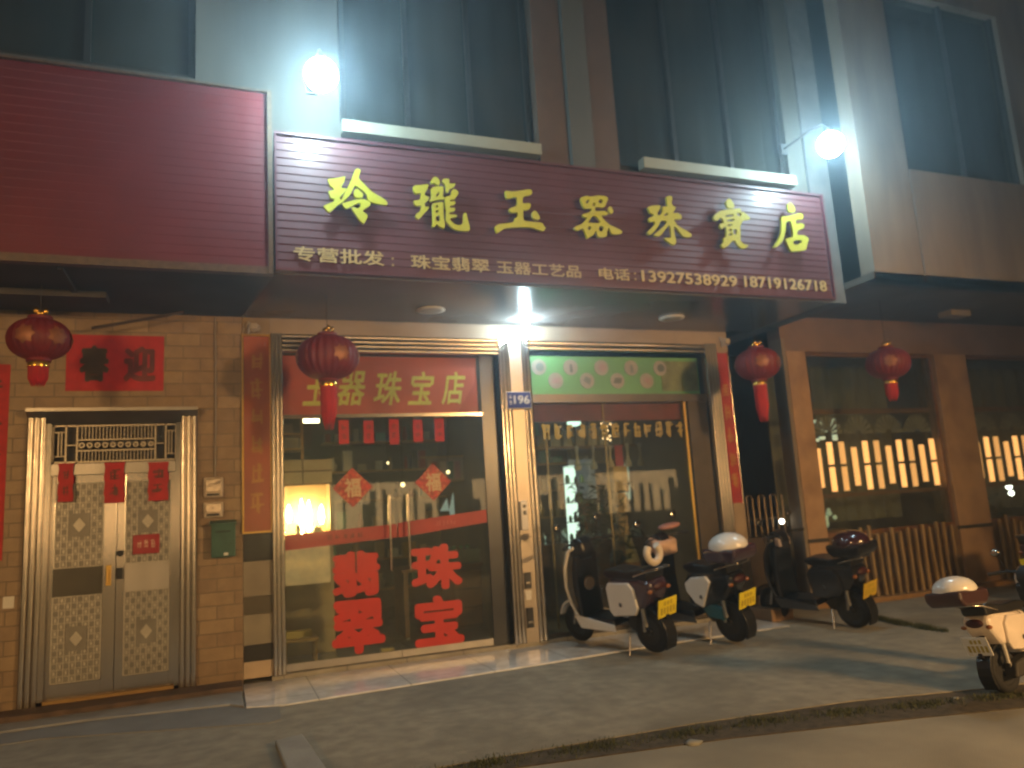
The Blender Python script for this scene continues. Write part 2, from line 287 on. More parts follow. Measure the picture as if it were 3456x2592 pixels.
tan = mat('tan_render', (0.22, 0.175, 0.125), 0.8, var=0.15, scale=2.5, bump=0.15, bscale=60, stretch=(1.5, 1.5, 0.3), dirt=((0.12, 0.095, 0.07), 0.7, 1.6))
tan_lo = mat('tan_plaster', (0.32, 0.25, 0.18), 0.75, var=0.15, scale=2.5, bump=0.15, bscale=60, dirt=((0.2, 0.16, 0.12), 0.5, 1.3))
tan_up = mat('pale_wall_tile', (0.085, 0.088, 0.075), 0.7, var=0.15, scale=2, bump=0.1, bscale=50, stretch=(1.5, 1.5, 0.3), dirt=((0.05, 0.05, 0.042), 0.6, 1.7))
brown_p = mat('brown_tile', (0.11, 0.075, 0.05), 0.5, var=0.12, scale=5, bump=0.1, bscale=50, dirt=((0.1, 0.07, 0.05), 0.5, 2.0))
orange_p = mat('ochre_pillar_tile', (0.36, 0.23, 0.13), 0.6, var=0.15, scale=4, bump=0.15, bscale=50, dirt=((0.16, 0.085, 0.04), 0.7, 1.8))
soffit_m = mat('soffit_panel', (0.12, 0.11, 0.105), 0.22, var=0.1, scale=2, bump=0.03, bscale=8)
soffit_d = mat('dark_soffit', (0.06, 0.055, 0.05), 0.7, var=0.2, scale=3, bump=0.2)
glass = glass_mat('shop_glass')
glass_up = glass_mat('upper_window_glass', (0.35, 0.5, 0.43), 1.6, 0.03, 0.05)
curtain = mat('green_curtain', (0.014, 0.024, 0.018), 0.9, var=0.4, scale=3, stretch=(1, 1, 0.1))
wood = mat('brown_wood', (0.16, 0.075, 0.03), 0.4, var=0.3, scale=4, stretch=(1, 1, 6), coat=0.3)
wood_y = mat('yellow_wood', (0.42, 0.27, 0.09), 0.45, var=0.2, scale=4, stretch=(1, 1, 6))
upper_frame = mat('dull_window_frame', (0.02, 0.022, 0.02), 0.6, 0.2)
cream = mat('cream_panel', (0.55, 0.44, 0.26), 0.5, var=0.08)
white_p = mat('white_paint', (0.72, 0.71, 0.68), 0.25, var=0.03, coat=0.5)
white_m = mat('matt_white', (0.68, 0.67, 0.62), 0.55, var=0.05)

# ------------------------------------------------------------------ ground
concrete = mat('concrete_pavement', (0.29, 0.262, 0.198), 0.9, var=0.22, scale=7.0, bump=1.0, bscale=120, stretch=(1, 1, 1), dirt=((0.155, 0.142, 0.108), 0.75, 0.75))
asphalt = mat('asphalt', (0.30, 0.27, 0.20), 0.9, var=0.16, scale=2.0, bump=0.6, bscale=140, dirt=((0.09, 0.085, 0.07), 0.5, 0.7))
light_conc = mat('pale_concrete', (0.27, 0.265, 0.24), 0.75, var=0.12, scale=5, bump=0.3, bscale=60, dirt=((0.15, 0.14, 0.12), 0.5, 2))
soil = mat('gutter_soil', (0.065, 0.052, 0.034), 0.95, var=0.5, scale=14, bump=0.8, bscale=60)

tag(box('road', -60, 60, -60, 20, -0.35, -0.014, asphalt), kind='structure')
edge = [(-14, -3.15), (-2, -3.15), (1.35, -3.22), (3.0, -3.3), (4.2, -3.45), (5.3, -3.75), (7, -3.95), (16, -4.1)]
tag(MB().prism(edge + [(16, 12), (-14, 12)], -0.3, 0.0, 'z').build('pavement', concrete, bevel=0.004), kind='structure')
low = [(16, -4.75), (7, -4.6), (5.3, -4.25), (4.2, -3.95), (3.0, -3.66), (1.35, -3.4), (-2, -3.3), (-14, -3.3)]
tag(MB().prism(edge + low, -0.2, -0.007, 'z').build('gutter', soil), kind='structure')
# tiled shop step, slightly higher than the pavement
step_m = brick_mat('step_tile', (0.78, 0.77, 0.73), (0.74, 0.73, 0.69), (0.36, 0.35, 0.32), 0.8, 0.8, 0.006, 0.12, 0.05, 0.0, 'XY')
tag(MB().prism([(0.225, 0.0), (0.225, -0.95), (0.5, -1.06), (2.95, -0.92), (4.0, -0.84), (5.95, -0.8), (5.95, 0.0)], -0.1, 0.014, 'z').build('shop_step', step_m, bevel=0.008), kind='structure')
tag(MB().prism([(-6, 0.0), (-6, -0.32), (0.222, -0.30), (0.222, 0.0)], -0.1, 0.06, 'z').build('house_step', mat('dark_step', (0.10, 0.065, 0.045), 0.75, var=0.4, scale=8, bump=0.5), bevel=0.01), kind='structure')
tag(MB().prism([(-6, -0.325), (-6, -0.62), (-1.0, -0.6), (0.1, -0.78), (0.212, -0.93), (0.212, -0.306)], -0.1, 0.02, 'z').build('pale_kerb', light_conc, bevel=0.01), kind='structure')
tag(MB().prism([(-6, -0.63), (-0.9, -0.62), (0.1, -0.8), (0.20, -0.97), (0.48, -1.075), (0.46, -1.5), (0.36, -1.56), (-1.2, -1.0), (-6, -0.95)], -0.1, 0.008, 'z').build('concrete_apron', mat('apron', (0.2, 0.195, 0.175), 0.8, var=0.15, scale=3, bump=0.3)), kind='structure')
tag(MB().prism([(0.37, -2.18), (0.56, -2.12), (0.62, -3.1), (0.40, -3.1)], -0.1, 0.035, 'z').build('ramp_kerb', light_conc, bevel=0.012), kind='structure')
tag(MB().prism([(6.0, -0.45), (6.0, -0.05), (6.34, -0.03), (6.34, -0.42)], -0.1, 0.14, 'z').build('alley_step', orange_p, bevel=0.012), kind='structure')
tag(MB().prism([(6.99, 0.0), (7.4, -0.16), (16, -0.16), (16, 0.0)], -0.1, 0.06, 'z').build('plinth_step', mat('ochre_step', (0.25, 0.14, 0.05), 0.7, var=0.25, scale=6, bump=0.3), bevel=0.01), kind='structure')

# ------------------------------------------------------------------ brick house on the left
house = empty('brick_house', (0, 0, 0), label='tan brick house front with a steel double door on the left', cat='building')
brick = brick_mat('tan_brick', (0.27, 0.185, 0.11), (0.35, 0.25, 0.145), (0.19, 0.14, 0.09), 0.31, 0.125, 0.006, 0.5, 0.5)
w = MB()
w.box(-6, -1.59, 0, 0.2, 0, 3.75); w.box(-0.175, 0.232, 0, 0.2, 0, 3.75); w.box(-1.59, -0.175, 0, 0.2, 2.62, 3.75)
w.build('wall', brick, house)
MB().prism([(-6, -1.45), (0.455, -1.45), (0.228, 0.0), (-6, 0.0)], 3.56, 3.62, 'z').build('soffit', soffit_d, house)
box('soffit_beam', -6, -0.9, -0.75, -0.5, 3.50, 3.558, soffit_d, house)
box('soffit_trim', -1.16, -1.12, -1.4, -0.76, 3.53, 3.558, soffit_d, house)
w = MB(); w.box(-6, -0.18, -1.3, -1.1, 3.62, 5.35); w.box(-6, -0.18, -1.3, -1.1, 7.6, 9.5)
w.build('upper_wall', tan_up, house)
up = MB().box(-6, -0.18, -1.2, -1.19, 5.35, 7.6).build('upper_window', glass_up, house)
f = MB()
for x in (-0.24, -1.05, -1.95, -2.9, -4.2): f.box(x, x + 0.05, -1.24, -1.16, 5.35, 7.6)
f.box(-6, -0.24, -1.24, -1.16, 5.35, 5.41); f.build('window_frame', upper_frame, up)
def folds(x0, x1, z0, z1, y, seed, amp=0.04):
    rnd = random.Random(seed); n = int((x1 - x0) / 0.05); pts = []
    for i in range(n + 1):
        pts.append((x0 + (x1 - x0) * i / n, y + amp * math.sin(i * 1.1 + rnd.random() * 1.2)))
    vs = [(a, b, z0) for a, b in pts] + [(a, b, z1) for a, b in pts]; k = len(pts)
    return MB().add(vs, [(i, i + 1, i + 1 + k, i + k) for i in range(k - 1)], True)
folds(-5.5, -0.25, 5.4, 7.6, -0.95, 3).build('curtain', curtain, up)

# steel double door
DX0, DX1 = -1.59, -0.175
def ribs(mb, x0, x1, n, z0, z1, y=0.0, r=None):
    """vertical half round mouldings side by side, standing proud of the plane y"""
    wd = (x1 - x0) / n
    for i in range(n):
        cx = x0 + (i + 0.5) * wd; rr = wd / 2; pts = []
        for k in range(9):
            a = PI * k / 8
            pts.append((cx + rr * 0.98 * math.cos(a), y - rr * 0.8 * math.sin(a)))
        mb.prism(pts + [(cx - rr * .98, y + 0.03), (cx + rr * .98, y + 0.03)], z0, z1, 'z')
    return mb
def hribs(mb, x0, x1, n, z0, z1, y=0.0):
    wd = (z1 - z0) / n
    for i in range(n):
        cz = z0 + (i + 0.5) * wd; rr = wd / 2; pts = []
        for k in range(9):
            a = PI * k / 8
            pts.append((y - rr * 0.8 * math.sin(a), cz + rr * 0.98 * math.cos(a)))
        mb.prism(pts + [(y + 0.03, cz - rr * .98), (y + 0.03, cz + rr * .98)], x0, x1, 'x')
    return mb
fr = MB(); ribs(fr, DX0, DX0 + 0.15, 3, 0.062, 2.62, -0.03); ribs(fr, DX1 - 0.15, DX1, 3, 0.062, 2.62, -0.03)
fr.box(DX0 + 0.15, DX0 + 0.19, -0.02, 0.18, 0.062, 2.5); fr.box(DX1 - 0.19, DX1 - 0.15, -0.02, 0.18, 0.062, 2.5)
frame = fr.build('door_frame', steel, house)
hood = MB(); hood.prism([(-0.13, 2.63), (-0.13, 2.60), (0.04, 2.50), (0.15, 2.50), (0.15, 2.63)], DX0, DX1, 'x'); hood.build('door_hood', steel_b, house)
# transom grille
g = MB(); gx0, gx1, gz0, gz1, gy = -1.40, -0.365, 2.14, 2.49, 0.03
def bar(mb, a, b, c, d, t=0.012, y=gy): mb.box(a, b, y, y + t, c, d)
for z in (gz0, gz1 - 0.015): bar(g, gx0, gx1, z, z + 0.015)
for x in (gx0, gx0 + 0.1, gx0 + 0.19, gx1 - 0.19, gx1 - 0.1, gx1 - 0.012): bar(g, x, x + 0.013, gz0, gz1)
ix0, ix1 = gx0 + 0.203, gx1 - 0.19
for z in (2.245, 2.345): bar(g, ix0, ix1, z, z + 0.012)
n = 22
for i in range(1, n):
    x = ix0 + (ix1 - ix0) * i / n; bar(g, x, x + 0.006, 2.155, 2.245); bar(g, x, x + 0.006, 2.357, 2.475)
for i in range(10):
    x = ix0 + (ix1 - ix0) * (i + 0.5) / 10
    g.lathe([(0.026, gy), (0.026, gy + 0.01), (0.014, gy + 0.01), (0.014, gy)], (x, 0, 2.301), 10, 'y')
for x in (gx0 + 0.013, gx1 - 0.1):
    bar(g, x, x + 0.09, 2.2, 2.208); bar(g, x, x + 0.09, 2.42, 2.428); bar(g, x + 0.03, x + 0.038, 2.208, 2.42); bar(g, x + 0.055, x + 0.063, 2.208, 2.42)
for x in (gx0 + 0.113, gx1 - 0.19): bar(g, x, x + 0.08, 2.3, 2.308)
grille = g.build('transom_grille', mat('pale_metal', (0.5, 0.45, 0.36), 0.4, 0.6, 0.08), house)
box('transom_panel', gx0 - 0.0, gx1, 0.10, 0.12, 2.1, 2.5, dark, house)
box('transom_rail', DX0 + 0.19, DX1 - 0.19, -0.01, 0.12, 2.03, 2.13, steel_b, house)
lat_m = mat('lattice_metal', (0.50, 0.48, 0.42), 0.4, 0.5, 0.1, bump=0.1)
pane_m = mat('door_back_panel', (0.22, 0.21, 0.185), 0.45, 0.5, 0.15)
def lattice(x0, x1, z0, z1, y, nx, nz, seed, leaf):
    l = MB(); rnd = random.Random(seed)
    for i in range(nx + 1):
        x = x0 + (x1 - x0) * i / nx; l.box(x - 0.0045, x + 0.0045, y, y + 0.010, z0, z1)
    for j in range(nz + 1):
        z = z0 + (z1 - z0) * j / nz; l.box(x0, x1, y + 0.0015, y + 0.0095, z - 0.0035, z + 0.0035)
    cx, cz = (x0 + x1) / 2, (z0 + z1) / 2
    for i in range(nx):
        for j in range(nz):
            x = x0 + (x1 - x0) * (i + .5) / nx; z = z0 + (z1 - z0) * (j + .5) / nz
            if abs(x - cx) < 0.08 and abs(z - cz) < 0.1: continue
            if (i + j) % 2: l.box(x - 0.010, x + 0.010, y - 0.003, y + 0.008, z - 0.016, z + 0.016)
    lo = l.build('lattice_panel', lat_m, leaf)
    k = MB(); k.box(cx - 0.085, cx + 0.085, y - 0.004, y + 0.006, cz - 0.105, cz + 0.105)
    k.build('panel_plate', pane_m, leaf)
    k = MB(); k.prism([(cx - 0.05, cz), (cx, cz + 0.065), (cx + 0.05, cz), (cx, cz - 0.065)], y - 0.012, y - 0.004, 'y')
    k.prism([(cx - 0.022, cz), (cx, cz + 0.03), (cx + 0.022, cz), (cx, cz - 0.03)], y - 0.018, y - 0.0125, 'y')
    k.build('panel_boss', lat_m, leaf)
def leaf(x0, x1, lx0, lx1, nx, nm):
    L = MB(); y = 0.05
    L.box(x0, x1, y, y + 0.05, 0.075, 2.03)
    lf = L.build('door', pane_m, house)
    s = MB(); s.box(x0, lx0 - 0.006, y - 0.012, y, 0.075, 2.03); s.box(lx1 + 0.006, x1, y - 0.012, y, 0.075, 2.03)
    s.box(lx0 - 0.006, lx1 + 0.006, y - 0.012, y, 0.075, 0.215); s.box(lx0 - 0.006, lx1 + 0.006, y - 0.012, y, 1.955, 2.03)
    s.build('stile', steel, lf, 0.003)
    lattice(lx0, lx1, 1.205, 1.95, y - 0.014, nx, 13, 1, lf); lattice(lx0, lx1, 0.22, 0.95, y - 0.014, nx, 13, 2, lf)
    box('mid_panel', lx0 - 0.004, lx1 + 0.004, y - 0.02, y - 0.001, 0.955, 1.2, steel_b if nm else mat('dark_mid_panel', (0.07, 0.065, 0.05), 0.4, 0.4), lf)
    return lf
l1 = leaf(-1.40, -0.865, -1.355, -0.975, 8, 0)
l2 = leaf(-0.86, -0.365, -0.785, -0.42, 8, 1)
h = MB(); h.box(-0.94, -0.90, 0.005, 0.038, 1.02, 1.20); h.tube([(-0.92, -0.03, 1.05), (-0.92, -0.03, 1.17)], 0.012, 8); h.box(-0.93, -0.91, -0.03, 0.01, 1.055, 1.07); h.box(-0.93, -0.91, -0.03, 0.01, 1.15, 1.165)
h.build('handle', gold, l1, 0.003)
h = MB(); h.lathe([(0.028, -0.012), (0.028, 0.03), (0.01, 0.036)], (-0.825, 0, 1.30), 14, 'y'); h.build('peephole', black, l2); h = MB(); h.box(-0.855, -0.80, 0.0, 0.037, 1.07, 1.17)
h.build('lock', black, l2, 0.004)
box('threshold', DX0 + 0.15, DX1 - 0.15, -0.02, 0.15, 0.062, 0.09, mat('brass_threshold', (0.35, 0.22, 0.08), 0.45, 0.6), house)
tag(MB().box(-1.725, -1.64, -0.004, -0.0005, 0.9, 1.0).build('wall_sticker', white_m), 'small white paper scrap stuck beside the steel door at the far left', 'sticker')

# ------------------------------------------------------------------ jewellery shop
shop = empty('jewellery_shop', (0, 0, 0), label='two storey shop with steel framed glass front below a maroon sign', cat='building')
P0, P1 = 0.235, 0.50
zs = [0.055, 0.207, 0.359, 0.639, 0.805, 1.134, 1.40, 3.56]
cols = [(0.46, 0.36, 0.25), (0.035, 0.032, 0.025), (0.25, 0.22, 0.16), (0.10, 0.085, 0.055), (0.24, 0.205, 0.15), (0.035, 0.03, 0.022), (0.30, 0.22, 0.13)]
for i, c in enumerate(cols):
    box('pillar_tile', P0, P1, 0.0 - 0.001 * (i % 2), 0.3, zs[i] + 0.001, zs[i + 1] - 0.001, mat('pillar_tile_%d' % (i if i != 5 else 1), c, 0.3, var=0.15, scale=5, bump=0.05), shop, 0.002)
# steel mouldings
ZT = 3.39
a = MB(); ribs(a, 0.50, 0.62, 3, 0.056, ZT, -0.03); a.build('frame_moulding', steel, shop)
a = MB(); hribs(a, 0.62, 2.955, 4, 3.20, ZT, -0.03); a.build('frame_moulding', steel, shop)
a = MB(); ribs(a, 2.955, 3.085, 3, 0.056, ZT, -0.05); a.build('frame_moulding', steel, shop)
a = MB(); a.box(3.088, 3.235, -0.05, 0.2, 0.056, ZT); a.build('column', mat('satin_steel_panel', (0.30, 0.265, 0.22), 0.4, 0.75, 0.08, 4, 0.05, 40, (1, 1, .2)), shop)
a = MB(); ribs(a, 3.238, 3.34, 2, 0.056, ZT, -0.05); a.build('frame_moulding', steel, shop)
a = MB(); hribs(a, 3.345, 5.745, 2, 3.27, ZT, 0.0); a.build('frame_moulding', steel, shop)
a = MB(); ribs(a, 5.75, 5.925, 4, 0.056, ZT, -0.04); a.build('frame_moulding', steel, shop)
a = MB(); a.box(0.502, 5.93, 0.0, 0.3, ZT, 3.56); a.build('lintel', tan_lo, shop)
a = MB(); a.box(5.927, 6.13, 0.0, 0.3, 0.0, 3.56); a.build('wall', tan_lo, shop)
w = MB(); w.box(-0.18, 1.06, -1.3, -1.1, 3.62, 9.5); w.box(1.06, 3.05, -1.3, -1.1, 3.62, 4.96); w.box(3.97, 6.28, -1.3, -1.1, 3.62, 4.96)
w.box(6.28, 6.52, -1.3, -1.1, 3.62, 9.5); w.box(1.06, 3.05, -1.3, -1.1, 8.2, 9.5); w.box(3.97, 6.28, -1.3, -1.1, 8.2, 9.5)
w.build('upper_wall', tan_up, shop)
for x0, x1 in ((3.055, 3.388), (3.652, 3.968)): box('upper_pier', x0, x1, -1.34, -1.12, 3.63, 9.5, brown_p, shop)
box('upper_pier', 3.39, 3.65, -1.40, -1.13, 3.63, 9.5, tan_up, shop)
for x0, x1, mull in ((1.06, 3.05, (1.08, 1.7, 2.35, 2.98)), (3.97, 6.28, (4.0, 4.75, 5.5, 6.22))):
    p = box('upper_window', x0 + 0.002, x1 - 0.002, -1.19, -1.18, 5.0, 8.2, glass_up, shop)
    f = MB()
    for x in mull: f.box(x, x + 0.05, -1.23, -1.15, 5.0, 8.2)
    f.box(x0 + .01, x1 - .01, -1.225, -1.155, 5.0, 5.06); f.build('window_frame', upper_frame, p)
    folds(x0, x1, 5.0, 8.2, -0.95, int(x0)).build('curtain', curtain, p)
sill_m = mat('white_sill', (0.26, 0.28, 0.22), 0.6, var=0.06, scale=6, bump=0.1)
for x0, x1 in ((1.06, 3.04), (4.22, 6.26)):
    box('window_sill', x0, x1, -1.42, -1.302, 4.965, 5.085, sill_m, shop, 0.006)
box('upper_slab', -6, 6.8, -1.08, 4.0, 9.3, 9.5, tan, shop)
# soffit under the upper floor
MB().prism([(0.457, -1.47), (6.46, -1.47), (6.50, 0.0), (0.23, 0.0)], 3.561, 3.62, 'z').build('soffit', soffit_m, shop)
# glass doors and fixed glass
for (x0, x1, hx) in ((0.625, 1.757, 1.667), (1.763, 2.75, 1.863)):
    d = box('glass_door', x0, x1, 0.06, 0.072, 0.075, 2.52, glass, shop)
    box('door_rail', x0, x1, 0.052, 0.08, 0.062, 0.13, steel_b, d)
    h = MB(); h.tube([(hx, -0.02, 0.93), (hx, -0.02, 1.45)], 0.011, 10); h.tube([(hx, -0.02, 1.43), (hx, -0.02, 1.70)], 0.017, 12)
    for z in (1.0, 1.62): h.tube([(hx, -0.02, z), (hx, 0.058, z)], 0.008, 8)
    h.build('handle', steel, d)
box('door_side_panel', 2.76, 2.95, 0.055, 0.2, 0.06, 3.2, mat('dark_jamb', (0.03, 0.032, 0.035), 0.3, var=0.1), shop)
box('transom_glass', 0.625, 2.755, 0.04, 0.046, 2.56, 3.195, glass, shop)
box('transom_bar', 0.625, 2.755, 0.03, 0.09, 2.525, 2.56, steel, shop)
w2 = box('shop_window', 3.345, 5.46, 0.06, 0.072, 0.10, 2.66, glass, shop)
a = MB(); a.box(3.345, 5.74, 0.0, 0.1, 2.66, 2.755); a.box(5.46, 5.745, 0.03, 0.12, 0.06, 2.66); a.box(3.345, 5.46, 0.04, 0.1, 0.06, 0.10); a.build('window_frame', mat('brown_frame', (0.085, 0.07, 0.055), 0.35, 0.3, 0.2), w2)
box('window_bead', 5.40, 5.43, 0.035, 0.055, 0.10, 2.66, gold, w2)
a = MB(); a.box(4.30, 4.318, 0.10, 0.118, 0.1, 2.66); a.box(3.62, 3.64, 0.3, 0.32, 0.1, 2.3); a.build('window_post', wood_y, w2)
# room shell
room = mat('shop_wall_paint', (0.16, 0.15, 0.125), 0.8, var=0.15, scale=2)
w = MB(); w.box(0.3, 6.1, 4.5, 4.6, 0, 3.5); w.box(0.35, 0.49, 0.31, 4.5, 0, 3.5); w.box(5.95, 6.08, 0.31, 4.5, 0, 3.5); w.build('room_wall', room, shop)
box('room_ceiling', 0.49, 5.95, 0.31, 4.5, 3.42, 3.5, mat('ceiling_paint', (0.2, 0.2, 0.18), 0.8), shop)
floor_m = brick_mat('floor_tile', (0.42, 0.40, 0.34), (0.38, 0.36, 0.31), (0.2, 0.19, 0.17), 0.6, 0.6, 0.006, 0.12, 0.05, 0.0, 'XY')
box('room_floor', 0.49, 5.95, 0.02, 4.5, 0.0, 0.052, floor_m, shop)
box('partition', 3.10, 3.22, 0.21, 3.2, 0.052, 3.42, room, shop)

# ------------------------------------------------------------------ shop on the right
ns = empty('screened_shop', (0, 0, 0), label='shop with ochre pillars and glowing bars in place of reflections in its windows', cat='building')
w = MB(); w.box(6.995, 16, 0, 0.25, 3.32, 3.80); w.build('lintel', mat('brown_lintel', (0.20, 0.125, 0.075), 0.6, var=0.15, scale=3, bump=0.15), ns)
box('pillar_edge', 6.985, 7.035, -0.02, 0.2, 0.0, 3.5, tan, ns)
for x0, x1 in ((7.04, 7.36), (9.72, 10.36), (12.9, 13.5)):
    p = box('pillar', x0, x1, -0.03, 0.2, 0.0, 3.318, orange_p, ns, 0.005)
    box('pillar_band', x0 - 0.006, x1 + 0.006, -0.036, 0.1, 0.81, 0.86, dark, p)
MB().prism([(6.93, -1.7), (16, -1.7), (16, 0.0), (6.99, 0.0)], 3.80, 3.88, 'z').build('soffit', mat('brown_soffit', (0.10, 0.08, 0.06), 0.7, var=0.2, scale=2), ns)
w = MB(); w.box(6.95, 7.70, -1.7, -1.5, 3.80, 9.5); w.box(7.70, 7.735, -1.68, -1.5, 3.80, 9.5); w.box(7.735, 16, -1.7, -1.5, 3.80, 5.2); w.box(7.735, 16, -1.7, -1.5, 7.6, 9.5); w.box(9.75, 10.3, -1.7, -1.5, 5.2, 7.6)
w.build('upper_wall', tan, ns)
box('wall_seam', 7.697, 7.738, -1.675, -1.55, 3.802, 5.2, dark, ns)
for x0, x1 in ((7.74, 9.75), (10.3, 12.6)):
    p = box('upper_window', x0, x1, -1.60, -1.59, 5.2, 7.6, glass_up, ns)
    f = MB()
    for x in (x0, (x0 + x1) / 2, x1 - 0.05): f.box(x, x + 0.05, -1.64, -1.56, 5.2, 7.6)
    f.build('window_frame', upper_frame, p); folds(x0, x1, 5.2, 7.6, -1.3, int(x0)).build('curtain', curtain, p)
box('side_wall', 6.6, 6.93, -1.25, 4.0, 3.63, 9.5, mat('gap_wall', (0.12, 0.13, 0.13), 0.8, var=0.2), ns)
refl = mat('pane_reflection_glow', (0.55, 0.33, 0.14), 0.5, var=0.2, scale=8, stretch=(1, 1, 0.5), emit=(1.0, 0.45, 0.14), estr=1.3)  # warm reflections in the panes, put into the bars as emission
fan_m = mat('grey_fan', (0.22, 0.21, 0.18), 0.7, var=0.3)
for x0, x1, z0, nb in ((7.365, 9.715, 0.86, 11), (10.365, 12.895, 0.86, 12)):
    p = box('shop_window', x0, x1, 0.05, 0.06, z0, 3.315, glass, ns)
    f = MB(); f.box(x0, x0 + 0.04, 0.03, 0.09, z0, 3.31); f.box(x1 - 0.04, x1, 0.03, 0.09, z0, 3.31); f.box(x0 + .04, x1 - .04, 0.03, 0.09, 3.27, 3.31); f.box(x0 + .04, x1 - .04, 0.03, 0.09, z0, z0 + 0.05)
    f.build('window_frame', wood, p)
    rnd = random.Random(nb); refls = [mat('pane_reflection_glow_%d' % q, (0.55, 0.33, 0.14), 0.5, var=0.25, scale=8, stretch=(1, 1, 0.5), emit=(1.0, 0.43, 0.13), estr=e_) for q, e_ in enumerate((1.5, 2.1, 2.8))]
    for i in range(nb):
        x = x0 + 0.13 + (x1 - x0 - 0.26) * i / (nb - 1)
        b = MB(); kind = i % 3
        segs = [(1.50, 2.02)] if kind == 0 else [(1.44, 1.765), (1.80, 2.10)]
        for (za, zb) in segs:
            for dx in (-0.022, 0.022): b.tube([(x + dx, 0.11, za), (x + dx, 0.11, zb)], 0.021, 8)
        b.build('reflection_bar', refls[(i * 7 + 1) % 3], p)
    for i in range(4):
        cx = x0 + 0.35 + (x1 - x0 - 0.7) * i / 3; b = MB()
        pts = [(cx, 2.18)] + [(cx + 0.25 * math.cos(PI * k / 12), 2.18 + 0.25 * math.sin(PI * k / 12)) for k in range(13)]
        for k in range(9):
            a0 = PI * (k + 0.1) / 9; a1 = PI * (k + 0.8) / 9
            b.prism([(cx + 0.06 * math.cos(a0), 2.2 + 0.06 * math.sin(a0)), (cx + 0.26 * math.cos(a0), 2.2 + 0.26 * math.sin(a0)), (cx + 0.26 * math.cos(a1), 2.2 + 0.26 * math.sin(a1)), (cx + 0.06 * math.cos(a1), 2.2 + 0.06 * math.sin(a1))], 0.12, 0.13, 'y')
        b.build('screen_fan', fan_m, p)
    b = MB()
    b.box(x0 + 0.05, x1 - 0.05, 0.10, 0.16, 2.48, 2.55); b.box(x0 + 0.05, x1 - 0.05, 0.10, 0.16, 1.36, 1.41)
    b.build('screen_rail', wood, p)
    folds(x0 + 0.05, x1 - 0.05, 1.0, 3.3, 0.9, 5).build('backdrop_curtain', mat('olive_curtain', (0.10, 0.105, 0.075), 0.85, var=0.3, scale=3), p)
    box('window_apron', x0, x1, 0.0, 0.2, 0.06, z0, mat('apron_tile', (0.16, 0.10, 0.05), 0.5, var=0.2), ns)
w = MB(); w.box(6.99, 16, 2.5, 2.6, 0, 3.8); w.build('room_wall', room, ns)
box('room_floor', 7.0, 16, 0.25, 2.5, 0.0, 0.06, floor_m, ns)
# ------------------------------------------------------------------ sign boards
def slats(mb, x0, x1, z0, z1, n, y, d=0.006):
    h = (z1 - z0) / n; pts = [(y + 0.05, z0)]
    for i in range(n):
        a = z0 + i * h
        pts += [(y - d, a + 0.004), (y - d, a + h * 0.12), (y, a + h * 0.98)]
    pts.append((y + 0.05, z1))
    return mb.prism(pts, x0, x1, 'x')
maroon = mat('maroon_slat', (0.095, 0.028, 0.034), 0.5, var=0.12, scale=2, coat=0.2, dirt=((0.12, 0.04, 0.045), 0.4, 2))
sb = empty('shop_sign', (0, 0, 0), label='long maroon slatted shop sign with yellow raised characters', cat='sign')
slats(MB(), 0.475, 6.46, 3.60, 4.80, 17, -1.52).build('panel', maroon, sb)
f = MB(); f.box(0.472, 6.463, -1.545, -1.47, 3.575, 3.598); f.box(0.472, 6.463, -1.545, -1.47, 4.802, 4.825); f.box(0.455, 0.472, -1.55, -1.45, 3.575, 4.825); f.box(6.463, 6.49, -1.55, -1.45, 3.575, 4.825)
f.build('trim', mat('maroon_trim', (0.10, 0.03, 0.04), 0.4), sb)
yellow = mat('yellow_letter', (0.50, 0.55, 0.05), 0.4, var=0.05)
for ch in BRUSH:
    mb = MB()
    for i, loops in enumerate(ch): outline_mb(loops, -1.588 - 0.0008 * i, 0.026, mb)
    xs = [v[0] for v in mb.v]; zs_ = [v[2] for v in mb.v]
    c = mb.build('character', yellow, sb)
    m = MB()
    for (fx, fz) in ((0.35, 0.4), (0.6, 0.62)):
        x = min(xs) + (max(xs) - min(xs)) * fx; z = min(zs_) + (max(zs_) - min(zs_)) * fz
        m.tube([(x, -1.585, z), (x, -1.52, z)], 0.005, 6)
    m.build('standoff', dark, c)
cream_l = mat('cream_letter', (0.46, 0.38, 0.17), 0.5, var=0.05)
for body, x0, x1, z0, z1, b in (('专营批发', 0.60, 1.375, 3.662, 3.795, 0.016), ('珠宝翡翠', 1.615, 2.36, 3.655, 3.785, 0.014), ('玉器工艺品', 2.43, 3.305, 3.655, 3.78, 0.014), ('电话', 3.50, 3.85, 3.655, 3.775, 0.014), ('13927538929', 3.985, 5.15, 3.655, 3.775, 0.02), ('18719126718', 5.245, 6.37, 3.66, 3.785, 0.02)):
    text_mb(body, x0, x1, z0, z1, -1.5395, 0.008, b).build('small_lettering', cream_l, sb)
c = MB()
for x in (1.45, 3.91):
    for z in (3.675, 3.735): c.lathe([(0.011, -1.548), (0.011, -1.5395)], (x, 0, z), 10, 'y')
c.build('colon', cream_l, sb)

rs = empty('blank_red_sign', (0, 0, 0), label='blank dark red slatted sign board with tan edge trim, left of the maroon one', cat='sign')
slats(MB(), -6, 0.40, 3.60, 5.17, 21, -1.52, 0.002).build('panel', mat('red_slat', (0.115, 0.010, 0.012), 0.5, var=0.12, scale=2, coat=0.2), rs)
f = MB(); f.box(0.40, 0.437, -1.555, -1.47, 3.535, 5.19); f.box(-6, 0.398, -1.55, -1.47, 3.535, 3.598); f.box(-6, 0.398, -1.55, -1.47, 5.172, 5.19)
f.build('trim', mat('aged_gold_trim', (0.11, 0.075, 0.045), 0.45, 0.2, 0.3, 20), rs)

